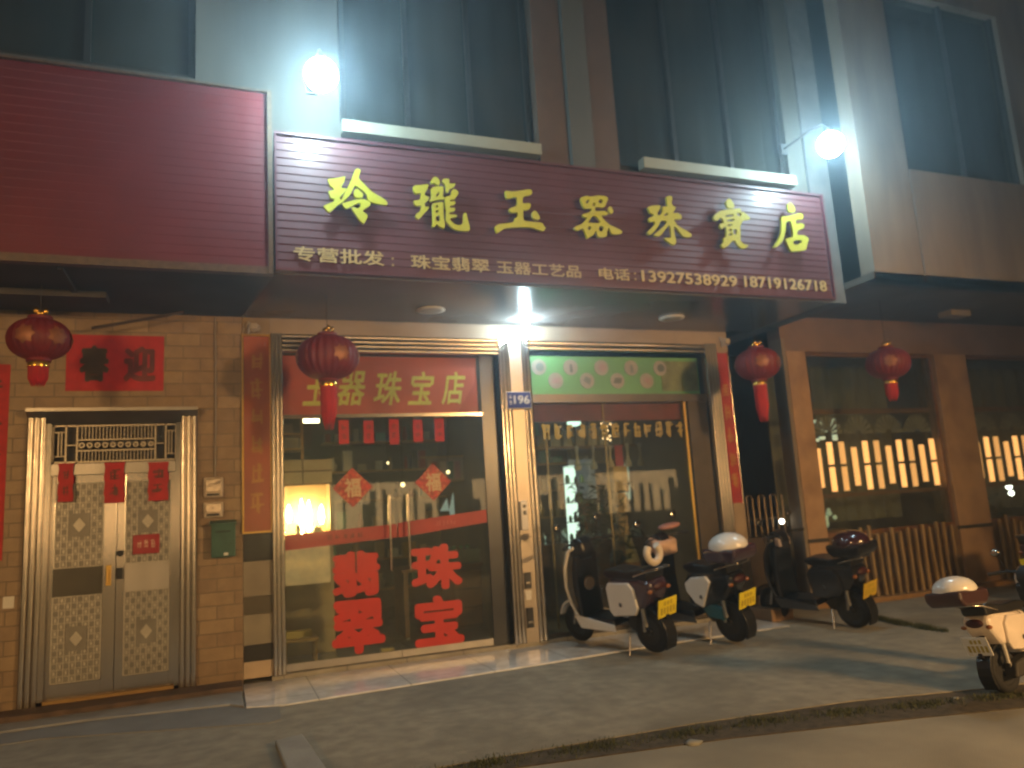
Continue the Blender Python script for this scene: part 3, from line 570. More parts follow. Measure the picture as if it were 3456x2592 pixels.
# ------------------------------------------------------------------ papers and writing
t = empty('door_banner', (0, 0, 0), label='wide red paper banner reading 春迎 above the steel door', cat='banner')
MB().box(-1.307, -0.482, -0.004, -0.0008, 2.805, 3.34).build('sheet', red_paper, t)
text_mb('春', -1.20, -0.95, 2.89, 3.24, -0.0045, 0.002, 0.045).build('character', mat('green_ink', (0.07, 0.05, 0.03), 0.6, var=0.4), t)
text_mb('迎', -0.83, -0.55, 2.89, 3.24, -0.0045, 0.002, 0.045).build('character', mat('maroon_ink', (0.13, 0.03, 0.022), 0.6, var=0.4), t)
for (x0, x1, z0, z1, lab, sd) in ((-1.335, -1.215, 1.79, 2.135, 'narrow red paper charm hanging over the left edge of the steel door', 1), (-0.965, -0.80, 1.76, 2.13, 'red paper charm hanging over the middle stile of the steel door', 2), (-0.60, -0.43, 1.76, 2.12, 'red paper charm hanging over the right leaf of the steel door', 3)):
    t = empty('paper_charm', (0, 0, 0), label=lab, cat='charm', group='red paper charms above the steel door')
    m = MB(); zc = [z0 + (z1 - z0) * i / 8 for i in range(9)]
    pts = [(x0 + 0.006 * math.sin(i * 2.1), z) for i, z in enumerate(zc)] + [(x1 + 0.006 * math.sin(i * 1.7), z) for i, z in reversed(list(enumerate(zc)))]
    m.prism(pts, -0.028, -0.024, 'y'); m.build('sheet', red_paper, t)
    marks_mb(x0 + 0.03, x1 - 0.03, z0 + 0.04, z1 - 0.04, 2, -0.0285, 0.001, sd, True).build('writing', ink, t)
t = empty('door_notice', (0, 0, 0), label='small dark red notice on the right leaf lattice of the steel door', cat='notice')
MB().box(-0.725, -0.50, 0.018, 0.03, 1.28, 1.455).build('plate', mat('crimson_plate', (0.33, 0.012, 0.015), 0.35, coat=0.4), t, 0.004)
marks_mb(-0.70, -0.53, 1.33, 1.41, 3, 0.0175, 0.001, 5).build('writing', mat('pale_print', (0.6, 0.45, 0.35), 0.6), t)
t = empty('couplet_strip', (0, 0, 0), label='plain bright red paper couplet strip at the far left edge', cat='banner')
MB().box(-2.05, -1.745, -0.004, -0.0008, 1.31, 3.05).build('sheet', red_paper, t)
marks_mb(-2.02, -1.79, 1.4, 3.0, 5, -0.0045, 0.001, 9, True).build('writing', ink, t)
t = empty('pillar_banner', (0, 0, 0), label='orange red vertical banner in a gold frame on the pillar left of the glass doors', cat='banner')
MB().box(0.245, 0.492, -0.014, -0.004, 1.42, 3.36).build('sheet', mat('orange_banner', (0.33, 0.085, 0.035), 0.4, var=0.2, scale=2.5, coat=0.2), t)
f = MB(); f.box(0.228, 0.244, -0.03, -0.003, 1.40, 3.38); f.box(0.493, 0.499, -0.028, -0.003, 1.40, 3.38); f.box(0.245, 0.492, -0.028, -0.003, 1.40, 1.418); f.box(0.245, 0.492, -0.028, -0.003, 3.362, 3.38)
f.build('frame', gold, t)
marks_parts(t, mat('dull_gold_print', (0.40, 0.22, 0.05), 0.5, 0.1), 0.30, 0.44, 1.55, 3.25, 6, -0.0145, 0.001, 12, True, 0.13)
t = empty('couplet_strip', (0, 0, 0), label='red vertical couplet strip with gold writing right of the steel framed window', cat='banner')
MB().box(5.945, 6.10, -0.010, -0.0008, 1.38, 3.28).build('sheet', red_dark, t)
f = MB(); f.tube([(6.108, -0.012, 1.36), (6.108, -0.012, 3.30)], 0.007, 8); f.build('edge_strip', steel, t)
marks_parts(t, mat('dull_gold_print', (0, 0, 0)), 5.96, 6.085, 1.5, 2.95, 5, -0.0105, 0.001, 22, True, 0.12)
for (x, z, r, lab) in ((1.306, 1.797, 0.205, 'red diamond sticker reading 福 on the left glass door'), (2.165, 1.815, 0.20, 'red diamond sticker reading 福 on the right glass door')):
    t = empty('fortune_sticker', (0, 0, 0), label=lab, cat='sticker')
    MB().prism([(x - r, z), (x, z - r), (x + r, z), (x, z + r)], 0.056, 0.0595, 'y').build('sheet', mat('red_diamond', (0.40, 0.035, 0.02), 0.5, var=0.5, scale=25), t)
    f = MB()
    for q in range(4):
        a = PI / 2 * q + PI / 4
        for k in (-1, 0, 1):
            px = x + (r * 0.62) * math.cos(a) + k * 0.05 * math.cos(a + PI / 2); pz = z + (r * 0.62) * math.sin(a) + k * 0.05 * math.sin(a + PI / 2)
            f.lathe([(0.017, 0.0545), (0.017, 0.0556)], (px, 0, pz), 8, 'y')
    f.build('flower_border', mat('orange_print', (0.5, 0.14, 0.06), 0.5), t)
    text_mb('福', x - 0.085, x + 0.085, z - 0.10, z + 0.10, 0.0555, 0.0014, 0.03).build('character', mat('pale_gold_print', (0.52, 0.38, 0.20), 0.5), t)
red_film = mat('red_vinyl', (0.52, 0.022, 0.012), 0.45, var=0.06)
for ch, x0, x1, z0, z1 in (('翡', 1.075, 1.565, 0.70, 1.155), ('翠', 1.06, 1.595, 0.145, 0.675), ('珠', 1.885, 2.445, 0.69, 1.16), ('宝', 1.90, 2.43, 0.13, 0.635)):
    t = text_mb(ch, x0, x1, z0, z1, 0.0595, 0.002, 0.047).build('window_character', red_film)
    tag(t, 'large red cut out character %s stuck %s glass door' % (ch, {'翡': 'halfway down the left', '翠': 'at the bottom of the left', '珠': 'halfway down the right', '宝': 'at the bottom of the right'}[ch]), 'lettering')
stripe_m = mat('red_stripe_film', (0.36, 0.03, 0.022), 0.5, var=0.1)
for (a, za, b, zb, lab, n, sd) in ((0.63, 1.285, 1.752, 1.33, 'red stripe with faint writing across the left glass door', 5, 31), (1.767, 1.333, 2.75, 1.42, 'red stripe with faint writing across the right glass door', 6, 32)):
    t = empty('stripe_sticker', (0, 0, 0), label=lab, cat='sticker')
    MB().prism([(a, za - 0.075), (b, zb - 0.068), (b, zb + 0.068), (a, za + 0.075)], 0.0568, 0.0592, 'y').build('film', stripe_m, t)
    marks_mb(a + 0.4, b - 0.35, (za + zb) / 2 - 0.03, (za + zb) / 2 + 0.035, n, 0.0565, 0.0008, sd).build('writing', mat('dark_red_print', (0.14, 0.02, 0.015), 0.6) if sd == 31 else mat('pink_print', (0.5, 0.15, 0.12), 0.6), t)
for i, (x, lab) in enumerate(((1.23, 'leftmost of the five red paper slips under the door transom'), (1.49, 'second from left of the five red paper slips under the door transom'), (1.76, 'middle one of the five red paper slips under the door transom'), (2.02, 'fourth from left of the five red paper slips under the door transom'), (2.26, 'rightmost of the five red paper slips under the door transom'))):
    t = empty('paper_slip', (0, 0, 0), label=lab, cat='paper', group='red paper slips under the door transom')
    MB().box(x - 0.052, x + 0.052, 0.055, 0.0585, 2.25 - 0.02 * (i == 2), 2.50 - 0.01 * (i % 2)).build('sheet', red_paper, t)
    marks_mb(x - 0.03, x + 0.03, 2.28, 2.47, 2, 0.0545, 0.0006, 40 + i, True).build('writing', mat('dark_red_print', (0, 0, 0)), t)
# boards behind the transoms
t = empty('transom_board', (0, 0, 0), label='red board reading 玉器珠宝店 in yellow over the glass doors', cat='sign')
MB().box(0.626, 2.735, 0.10, 0.12, 2.565, 3.19).build('panel', mat('salmon_red_board', (0.62, 0.07, 0.05), 0.45, var=0.08), t)
MB().prism([(2.50, 2.585), (2.735, 2.565), (2.735, 2.95)], 0.092, 0.0985, 'y').build('corner_flash', mat('crimson_print', (0.5, 0.012, 0.02), 0.4), t)
for ch, x0, x1 in (('玉', 0.82, 1.10), ('器', 1.18, 1.48), ('珠', 1.56, 1.87), ('宝', 1.93, 2.24), ('店', 2.31, 2.60)):
    text_mb(ch, x0, x1, 2.66, 3.03, 0.099, 0.006, 0.018, 0.25).build('character', mat('chartreuse_letter', (0.78, 0.70, 0.13), 0.5), t)
t = empty('transom_board', (0, 0, 0), label='green board with round product pictures over the shop window', cat='sign')
MB().box(3.36, 5.70, 0.08, 0.10, 2.76, 3.225).build('panel', mat('green_board', (0.10, 0.30, 0.11), 0.45, var=0.2, scale=1.5), t)
disc = mat('picture_disc', (0.27, 0.24, 0.21), 0.5)
for i in range(9):
    x = 3.50 + 0.205 * i; z = 3.09 if i % 2 == 0 else 2.93
    d = MB(); d.lathe([(0.095, 0.073), (0.095, 0.0795)], (x, 0, z), 24, 'y'); dd = d.build('picture', disc, t)
    m = MB(); k = i % 4
    if k == 0: m.lathe([(0.05, 0.070), (0.05, 0.0725)], (x + .01, 0, z), 16, 'y')
    elif k == 1: m.prism([(x - 0.06, z - 0.03), (x + 0.04, z - 0.035), (x + 0.065, z + 0.03), (x - 0.03, z + 0.035)], 0.070, 0.0725, 'y')
    elif k == 2: m.prism([(x - 0.012, z - 0.06), (x + 0.022, z - 0.06), (x + 0.018, z + 0.03), (x - 0.01, z + 0.04)], 0.070, 0.0725, 'y')
    else: m.prism([(x - 0.05, z), (x - 0.02, z + 0.05), (x + 0.05, z + 0.02), (x + 0.03, z - 0.05)], 0.070, 0.0725, 'y')
    m.build('jade_print', mat('jade_print_%d' % (i % 3), ((0.12, 0.16, 0.15), (0.3, 0.2, 0.2), (0.07, 0.09, 0.08))[i % 3], 0.4), dd)
MB().box(5.15, 5.68, 0.0735, 0.0795, 2.80, 3.18).build('landscape_print', mat('olive_print', (0.13, 0.15, 0.06), 0.5, var=0.5, scale=6), t)
t = empty('window_ribbon', (0, 0, 0), label='dull red ribbon banner behind the top of the shop window', cat='banner')
MB().box(3.40, 5.42, 0.12, 0.125, 2.45, 2.65).build('sheet', mat('dull_red_cloth', (0.22, 0.03, 0.025), 0.7, var=0.25, scale=5), t)
t = empty('window_writing', (0, 0, 0), label='row of yellow vinyl marks across the upper glass of the shop window', cat='lettering')
marks_parts(t, mat('yellow_vinyl', (0.32, 0.24, 0.05), 0.5), 3.45, 5.40, 2.22, 2.43, 13, 0.0545, 0.003, 77, False, 0.16)
# number plate
t = empty('number_plate', (0, 0, 0), label='blue house number plate reading 196 on the steel column', cat='sign')
MB().box(3.008, 3.29, -0.118, -0.112, 2.585, 2.762).build('plate', mat('blue_enamel', (0.003, 0.012, 0.15), 0.6, var=0.05), t, 0.002)
f = MB(); f.box(3.002, 3.296, -0.1115, -0.103, 2.578, 2.769); f.build('border', white_m, t)
text_mb('196', 3.085, 3.272, 2.63, 2.725, -0.1185, 0.0015, 0.02).build('number', white_m, t)
marks_mb(3.025, 3.065, 2.61, 2.74, 2, -0.1185, 0.001, 50, True).build('small_writing', white_m, t)
# boxes on the column
t = empty('intercom', (0, 0, 0), label='white intercom box with a round lens on the steel column', cat='intercom')
MB().box(3.10, 3.185, -0.082, -0.0515, 1.24, 1.555).build('case', white_p, t, 0.008)
MB().lathe([(0.017, -0.089), (0.02, -0.0825)], (3.145, 0, 1.50), 14, 'y').build('lens', black, t)
MB().box(3.125, 3.165, -0.086, -0.0825, 1.405, 1.45).build('window', black, t)
for z0, z1, lab in ((0.62, 0.79, 'upper black lock box low on the steel column'), (0.21, 0.42, 'lower black lock box at the foot of the steel column')):
    t = empty('lock_box', (0, 0, 0), label=lab, cat='lock')
    MB().box(3.10, 3.18, -0.068, -0.0515, z0, z1).build('case', black, t, 0.005)
    MB().box(3.115, 3.165, -0.072, -0.0685, z0 + 0.05, z0 + 0.07).build('latch', steel, t)
tag(MB().prism([(3.11, 0.50), (3.17, 0.50), (3.18, 0.60), (3.10, 0.60)], -0.058, -0.0515, 'y').build('sticker', white_m), 'pale label below the upper lock box on the column', 'sticker')

# ------------------------------------------------------------------ things on the brick wall
t = empty('mailbox', (0, 0, 0), label='dark green mailbox on the brick wall beside the pillar', cat='mailbox')
green = mat('green_paint', (0.035, 0.10, 0.075), 0.4, var=0.2, scale=8)
MB().box(-0.052, 0.165, -0.11, -0.001, 1.20, 1.515).build('body', green, t, 0.008)
MB().prism([(-0.125, 1.515), (-0.001, 1.545), (-0.001, 1.517), (-0.125, 1.50)], -0.062, 0.175, 'x').build('lid', green, t)
MB().box(-0.01, 0.12, -0.1135, -0.1105, 1.43, 1.445).build('slot', black, t)
MB().box(0.06, 0.10, -0.114, -0.1105, 1.215, 1.24).build('label_tag', white_m, t)
for z0, z1, lab in ((1.765, 1.955, 'upper electric meter with a shiny clear cover on the brick wall'), (1.575, 1.72, 'lower electric meter with a shiny clear cover above the mailbox')):
    t = empty('electric_meter', (0, 0, 0), label=lab, cat='meter')
    MB().box(-0.12, 0.055, -0.05, -0.001, z0, z1).build('case', mat('meter_case', (0.45, 0.37, 0.28), 0.3, var=0.2, scale=20, coat=0.6), t, 0.012)
    MB().box(-0.10, 0.035, -0.058, -0.0505, z0 + 0.05, z1 - 0.02).build('cover', mat('meter_window', (0.6, 0.5, 0.38), 0.08, 0.6, 0.2, 30, 0.3, 20), t, 0.003)
    MB().box(-0.09, 0.02, -0.0595, -0.0505, z0 + 0.015, z0 + 0.035).build('terminal', black, t)
tag(MB().tube([(-0.018, -0.015, 3.545), (-0.015, -0.015, 2.6), (-0.02, -0.015, 1.96)], 0.009, 8).build('conduit', mat('grey_conduit', (0.25, 0.2, 0.14), 0.5)), 'thin vertical cable conduit running down the brick wall to the meters', 'conduit')
tag(MB().tube([(-1.08, -0.2, 3.36), (-0.9, -0.2, 3.40), (-0.6, -0.2, 3.47), (-0.3, -0.2, 3.54)], 0.014, 8).build('slack_cable', mat('cable_sheath', (0.06, 0.04, 0.03), 0.7)), 'slack dark cable rising from the left lantern to the soffit', 'cable')
def tube_lamp_box(): pass
for (x, y, z, lab) in ((0.33, -0.05, 3.44, 'crumpled cable junction above the framed pillar banner'), (6.08, -0.05, 3.42, 'small cable junction above the right couplet strip')):
    t = empty('cable_junction', (0, 0, 0), label=lab, cat='junction')
    m = MB(); rnd = random.Random(int(x * 10)); 
    for k in range(4):
        pts = [(x + 0.06 * (rnd.random() - .5) + 0.1 * (j / 6 - .5), y + 0.02 * rnd.random(), z + 0.07 * math.sin(j * 1.1 + k * 1.7) * (1 - j / 9)) for j in range(7)]
        m.tube(pts, 0.009, 6)
    m.build('cable', mat('pale_cable', (0.4, 0.35, 0.3), 0.5), t)
    MB().box(x - 0.02, x + 0.05, y - 0.02, y + 0.03, z - 0.02, z + 0.04).build('box', mat('pale_cable', (0, 0, 0)), t, 0.006)

# ------------------------------------------------------------------ lanterns
lan_m = mat('lantern_cloth', (0.17, 0.012, 0.013), 0.6, var=0.2, scale=10, spec=0.6)
lan_g = mat('lantern_gold', (0.8, 0.5, 0.10), 0.25, 0.9, 0.1)
emb_m = mat('emblem_print', (0.26, 0.10, 0.04), 0.45, 0.2, 0.3, 20)
tas_m = mat('tassel_thread', (0.45, 0.012, 0.016), 0.6, var=0.3, scale=60, stretch=(1, 1, .1))
def lantern(x, y, z, r, lab, ztop, rz=0.0, tl=0.36):
    t = empty('red_lantern', (x, y, z), rz, label=lab, cat='lantern', group='red lanterns hanging from the soffit')
    h = r * 0.72; prof = []
    for i in range(13):
        a = -PI / 2 + PI * i / 12
        prof.append((max(0.085, r * (math.cos(a) ** 0.75 if math.cos(a) > 0 else 0)), h * math.sin(a)))
    MB().lathe(prof, (0, 0, 0), 96, 'z', 24, 0.06).build('body', lan_m, t)
    for s in (1, -1): MB().lathe([(0.088, s * h * 0.985), (0.092, s * h * 1.06), (0.088, s * (h * 1.06 + 0.012)), (0.07, s * (h * 1.06 + 0.012))], (0, 0, 0), 24).build('end_ring', lan_m, t)
    top = MB(); top.lathe([(0.03, h * 1.1), (0.045, h * 1.1 + 0.015), (0.045, h * 1.1 + 0.045), (0.02, h * 1.1 + 0.06)], (0, 0, 0), 16); 
    for s in (-1, 1): top.ball((s * 0.035, -0.035, h * 1.1 + 0.045), (0.022, 0.018, 0.028), 10, 6)
    top.build('top_knob', lan_g, t)
    MB().tube([(0, 0, h * 1.1 + 0.05), (0, 0, ztop - z)], 0.004, 6).build('cord', dark, t)
    for k, a in enumerate((-2.15, -1.1, -0.1, 2.3)):
        e = MB(); ca, sa = math.cos(a), math.sin(a)
        N = 14; ring = []
        for j in range(N):
            rr = 0.085 if j % 2 == 0 else 0.06
            u, v = rr * math.cos(2 * PI * j / N), rr * math.sin(2 * PI * j / N)
            ang = a + u / r; zz = v; rad = r * math.cos(math.asin(max(-.95, min(.95, zz / h)))) ** 0.75 * 0.995 + 0.004
            ring.append((rad * math.cos(ang), rad * math.sin(ang), zz))
        ctr = ((r + 0.008) * ca, (r + 0.008) * sa, 0)
        e.add([ctr] + ring, [(0, j + 1, (j + 1) % N + 1) for j in range(N)], True)
        e.build('emblem', emb_m, t)
    b = MB(); b.lathe([(0.075, -h * 1.08 - 0.012), (0.08, -h * 1.08 - 0.03), (0.078, -h * 1.08 - 0.05)], (0, 0, 0), 20)
    for j in range(10): b.ball((0.075 * math.cos(j * PI / 5), 0.075 * math.sin(j * PI / 5), -h * 1.08 - 0.045), 0.010, 6, 4)
    b.build('bead_band', lan_g, t)
    s = MB(); n = 40
    for j in range(n):
        a = 2 * PI * j / n; rr = 0.068; L0 = -h * 1.08 - 0.05
        s.tube([(rr * math.cos(a), rr * math.sin(a), L0), (rr * 0.98 * math.cos(a), rr * 0.98 * math.sin(a), L0 - tl * 0.6), (rr * (0.45 + 0.3 * ((j * 7) % 5) / 5) * math.cos(a), rr * 0.5 * math.sin(a), L0 - tl * (0.86 + 0.14 * ((j * 3) % 4) / 3))], [0.0065, 0.006, 0.002], 5)
    s.lathe([(0.055, -h * 1.08 - 0.05), (0.055, -h * 1.08 - 0.05 - tl * 0.62), (0.02, -h * 1.08 - 0.05 - tl * 0.85)], (0, 0, 0), 14)
    s.build('tassel', tas_m, t)
    return t
lantern(-1.355, -0.9, 3.085, 0.235, 'red lantern hanging left of the 春迎 banner', 3.56, 0.3, 0.16)
lantern(0.953, -0.9, 2.965, 0.285, 'dark red lantern hanging in front of the glass doors transom', 3.56, 0.9, 0.40)
lantern(5.83, -0.9, 2.955, 0.255, 'red lantern hanging beside the right couplet strip', 3.56, 0.1, 0.42)
lantern(7.84, -0.9, 2.985, 0.265, 'bright red lantern in front of the ochre pillar shop window', 3.80, 1.7, 0.22)

# ------------------------------------------------------------------ lamps
led = lamp_mat('cool_led', (0.64, 0.90, 1.0), 300.0)
cone_m = mat('lamp_metal', (0.09, 0.09, 0.09), 0.45, 0.5)
def globe(x, z, lab, y=-2.02):
    t = empty('sign_lamp', (x, y, z), label=lab, cat='lamp', group='lamps lighting the maroon sign')
    MB().ball((0, 0, 0), 0.135, 24, 16).build('bulb', led, t)
    MB().lathe([(0.03, 0.125), (0.045, 0.13), (0.045, 0.17), (0.02, 0.19)], (0, 0, 0), 16).build('socket', cone_m, t)
    MB().tube([(0, 0, 0.18), (0, 0.08, 0.27), (0, 0.3, 0.30), (0, 0.70 + (y + 2.02) * -1, 0.28)], 0.014, 8).build('arm', cone_m, t)
    MB().box(-0.05, 0.05, 0.68, 0.705, 0.22, 0.34).build('wall_plate', cone_m, t)
globe(0.80, 5.12, 'blazing round white lamp above the left end of the maroon sign')
globe(6.21, 5.17, 'blazing round white lamp above the right end of the maroon sign')
t = empty('soffit_lamp', (3.205, -0.32, 3.45), label='small blazing white lamp under the soffit before the steel column', cat='lamp')
MB().ball((0, 0, 0), 0.045, 20, 12).build('bulb', lamp_mat('cool_led_small', (0.70, 0.93, 1.0), 900.0), t)
MB().lathe([(0.025, 0.042), (0.034, 0.05), (0.034, 0.108)], (0, 0, 0), 14).build('socket', white_m, t)
for x, y, lab in ((2.05, -0.57, 'round unlit downlight in the soffit left of the small bright lamp'), (4.92, -0.61, 'round unlit downlight in the soffit right of the small bright lamp')):
    t = empty('downlight', (x, y, 3.56), label=lab, cat='downlight')
    MB().lathe([(0.12, 0.0), (0.145, -0.006), (0.15, -0.016), (0.115, -0.02)], (0, 0, 0), 32).build('ring', white_m, t)
    MB().lathe([(0.112, -0.0205), (0.105, -0.026)], (0, 0, 0), 32).build('lens', mat('frosted_lens', (0.5, 0.5, 0.47), 0.2), t)
tag(MB().box(9.35, 9.72, -0.7, -0.5, 3.72, 3.798).build('ceiling_box', mat('cream_box', (0.3, 0.25, 0.18), 0.6)), 'pale flat box fixed under the soffit of the ochre pillar shop', 'box')

# ------------------------------------------------------------------ alley gate
gm = mat('gate_steel', (0.35, 0.27, 0.18), 0.35, 0.8)
t = empty('alley_gate', (0, 0, 0), label='metal bar gate with a solid lower panel in the dark alley', cat='gate')
for i in range(7):
    x = 6.40 + 0.095 * i
    MB().tube([(x, 0.3, 0.92), (x, 0.3, 1.44 - (0.03 if i % 2 else 0))], 0.009, 8).build('bar', gm, t)
g = MB()
for i in range(3):
    x = 6.40 + 0.19 * i; g.tube([(x, 0.3, 1.43), (x + 0.02, 0.3, 1.455), (x + 0.075, 0.3, 1.455), (x + 0.095, 0.3, 1.41)], 0.008, 6)
g.tube([(6.37, 0.3, 1.15), (6.99, 0.3, 1.15)], 0.007, 6); g.build('scroll_rail', gm, t)
MB().box(6.33, 6.99, 0.27, 0.32, 0.02, 0.92).build('lower_panel', mat('gate_panel', (0.05, 0.035, 0.025), 0.6, 0.3, 0.3), t, 0.01)
f = MB(); f.box(6.14, 6.33, 0.26, 0.33, 0.0, 1.5); f.build('post', dark, t)
tag(box('alley_wall', 6.14, 6.98, 3.4, 3.5, 0, 3.6, mat('alley_paint', (0.08, 0.065, 0.05), 0.9, var=0.3)), 'dark wall at the back of the alley between the shops', 'wall')

# ------------------------------------------------------------------ bamboo screen fence before the right shop windows
bam = mat('weathered_bamboo', (0.25, 0.165, 0.07), 0.65, var=0.35, scale=6, stretch=(2, 2, .6), bump=0.2)
for (x0, x1, lab) in ((7.42, 9.66, 'low brown bamboo screen standing under the first ochre shop window'), (10.42, 12.8, 'low brown bamboo screen standing under the window at the right edge')):
    t = empty('bamboo_screen', (0, 0, 0), label=lab, cat='screen')
    n = int((x1 - x0) / 0.135); rnd = random.Random(int(x0))
    for i in range(n):
        x = x0 + 0.05 + i * 0.135 + rnd.uniform(-.01, .01); top = 0.86 + rnd.uniform(-0.02, 0.12)
        m = MB(); m.tube([(x + rnd.uniform(-.02, .02), -0.075, 0.063), (x, -0.075, 0.45), (x + rnd.uniform(-.02, .02), -0.075, top)], 0.026, 8)
        for k in range(3): m.lathe([(0.0285, 0.2 + k * 0.24), (0.0285, 0.212 + k * 0.24)], (x, -0.075, 0), 8)
        m.build('cane', bam, t)
    m = MB()
    for z in (0.25, 0.62): m.tube([(x0, -0.035, z), (x1, -0.035, z)], 0.012, 6)
    m.build('rail', wood, t)
# ------------------------------------------------------------------ inside the jewellery shop
t = empty('reflection_cabinet', (0, 0, 0), label='cream cabinet added to glow as the warm reflection in the left glass door', cat='cabinet')  # added cabinet; its glow stands for the warm reflection in the door
m = MB(); m.box(0.60, 1.22, 0.95, 1.3, 0.052, 1.28); m.box(0.60, 1.22, 0.95, 1.3, 1.90, 2.17); m.box(0.60, 0.63, 0.95, 1.3, 1.28, 1.90); m.box(1.19, 1.22, 0.95, 1.3, 1.28, 1.90); m.box(0.63, 1.19, 1.27, 1.3, 1.28, 1.90)
m.build('body', cream, t, 0.004)
m = MB(); m.box(0.60, 1.22, 0.935, 0.948, 2.03, 2.045); m.box(0.895, 0.905, 0.93, 0.949, 1.90, 2.17); m.box(0.60, 1.22, 0.935, 0.948, 1.88, 1.90); m.build('trim', wood, t)
glow = lamp_mat('door_reflection_glow', (1.0, 0.60, 0.22), 80.0)
for x, z0, z1 in ((0.68, 1.30, 1.52), (0.76, 1.48, 1.68), (0.90, 1.34, 1.74), (0.98, 1.36, 1.72), (1.12, 1.44, 1.66)):
    MB().lathe([(0.014, z0), (0.034, z0 + (z1 - z0) * .3), (0.026, z0 + (z1 - z0) * .7), (0.005, z1)], (x, 1.15, 0), 12).build('reflection_candle', glow, t)
m = MB(); m.box(0.64, 0.80, 1.0, 1.2, 1.285, 1.30); m.ball((1.06, 1.08, 1.36), (0.06, 0.06, 0.07)); m.lathe([(0.05, 1.285), (0.02, 1.31), (0.035, 1.40), (0.02, 1.45)], (0.85, 1.06, 0), 14)
m.build('ornament', mat('white_jade', (0.6, 0.6, 0.5), 0.2, coat=0.5), t)
MB().box(0.64, 1.18, 0.940, 0.949, 0.80, 1.24).build('reflection_panel', mat('lower_reflection_glow', (0.5, 0.36, 0.18), 0.5, var=0.5, scale=7, emit=(1.0, 0.58, 0.2), estr=0.4), t)  # pale reflection painted as a glowing panel
for (sx0, sx1, lab) in ((1.35, 3.05, 'dim wall shelves of goods at the back behind the glass doors'), (3.4, 5.8, 'dim wall shelves of goods at the back of the shop window room')):
    t2 = empty('goods_shelves', (0, 0, 0), label=lab, cat='shelves'); rnd = random.Random(int(sx0 * 10))
    for z in (0.5, 0.9, 1.3, 1.7, 2.1, 2.5): MB().box(sx0, sx1, 2.6, 2.9, z, z + 0.02).build('shelf', wood_y, t2)
    for z in (0.5, 0.9, 1.3, 1.7, 2.1, 2.5):
        x = sx0 + 0.03
        while x < sx1 - 0.2:
            w_ = rnd.uniform(0.06, 0.2); h_ = rnd.uniform(0.06, 0.28); c = rnd.randrange(6); mm_ = mat('goods_%d' % c, ((0.4, 0.35, 0.25), (0.3, 0.05, 0.04), (0.15, 0.35, 0.25), (0.5, 0.5, 0.45), (0.35, 0.25, 0.08), (0.08, 0.08, 0.1))[c], 0.35, coat=0.4)
            if rnd.random() < 0.5: MB().box(x, x + w_, 2.65, 2.75, z + 0.021, z + 0.021 + h_).build('goods_box', mm_, t2)
            else: MB().lathe([(w_ * .25, z + 0.021), (w_ * .45, z + 0.021 + h_ * .4), (w_ * .2, z + 0.021 + h_ * .8), (w_ * .28, z + 0.021 + h_)], (x + w_ / 2, 2.7, 0), 12).build('goods_vase', mm_, t2)
            x += w_ + rnd.uniform(0.03, 0.16)
t = empty('wall_shelf', (0, 0, 0), label='wooden corner shelf with grey boxes above the glowing cabinet', cat='shelf')
m = MB(); m.box(0.88, 0.91, 0.90, 0.94, 2.175, 2.62); m.box(0.60, 0.91, 0.9, 1.25, 2.28, 2.30); m.box(0.60, 0.91, 0.9, 1.25, 2.45, 2.47); m.build('frame', wood_y, t)
m = MB(); m.box(0.62, 0.86, 0.95, 1.2, 2.302, 2.42); m.box(0.62, 0.80, 0.95, 1.2, 2.472, 2.58); m.build('box', mat('grey_box', (0.3, 0.28, 0.22), 0.7), t)
tag(box('fill_tube', 0.92, 1.10, 1.0, 1.06, 2.60, 2.64, lamp_mat('warm_white_panel', (1.0, 0.75, 0.42), 14.0)), 'short ceiling tube added to lighten the room behind the dark lantern tassel', 'lamp')  # added light, strengthened to lighten the dim room
t = empty('round_back_chair', (0, 0, 0), label='dark round backed office chair behind the left glass door', cat='chair')
ch = mat('grey_chair', (0.07, 0.075, 0.085), 0.5, var=0.2)
pts = [(1.05 + 0.24 * math.cos(PI * k / 10), 1.70, 0.78 + 0.34 * math.sin(PI * k / 10)) for k in range(11)]
MB().tube([(1.29, 1.7, 0.45)] + pts + [(0.81, 1.7, 0.45)], 0.03, 10).build('back_frame', ch, t)
MB().box(0.84, 1.26, 1.69, 1.72, 0.5, 1.0).build('backrest', mat('mesh_back', (0.03, 0.03, 0.035), 0.8), t, 0.02)
MB().box(0.82, 1.28, 1.3, 1.72, 0.42, 0.49).build('seat', ch, t, 0.03)
MB().tube([(1.05, 1.5, 0.42), (1.05, 1.5, 0.12)], 0.025, 8).build('stem', steel_b, t)
for k in range(5):
    a = 2 * PI * k / 5 + 0.3; MB().tube([(1.05, 1.5, 0.13), (1.05 + 0.26 * math.cos(a), 1.5 + 0.26 * math.sin(a), 0.08)], [0.02, 0.014], 6).build('leg', black, t)
t = empty('desk', (0, 0, 0), label='brown wooden desk behind the right glass door', cat='desk')
MB().box(2.05, 3.08, 1.25, 1.85, 0.80, 0.84).build('top', wood, t, 0.005)
MB().box(2.70, 3.06, 1.27, 1.83, 0.08, 0.80).build('drawer_unit', wood, t, 0.005)
for x in (2.08,): MB().box(x, x + 0.05, 1.28, 1.82, 0.052, 0.80).build('leg', wood, t)
m = MB(); [m.box(2.72, 3.04, 1.255, 1.268, z, z + 0.2) for z in (0.12, 0.34, 0.56)]; m.build('drawer_front', mat('amber_wood', (0.24, 0.12, 0.035), 0.35, var=0.25, scale=3), t, 0.004)
t = empty('glass_counter', (0, 0, 0), label='low glass topped counter with green jade pieces behind the right door', cat='counter')
MB().box(2.25, 3.06, 1.30, 1.7, 0.845, 1.02).build('case', mat('counter_base', (0.12, 0.2, 0.16), 0.2, coat=0.8), t, 0.004)
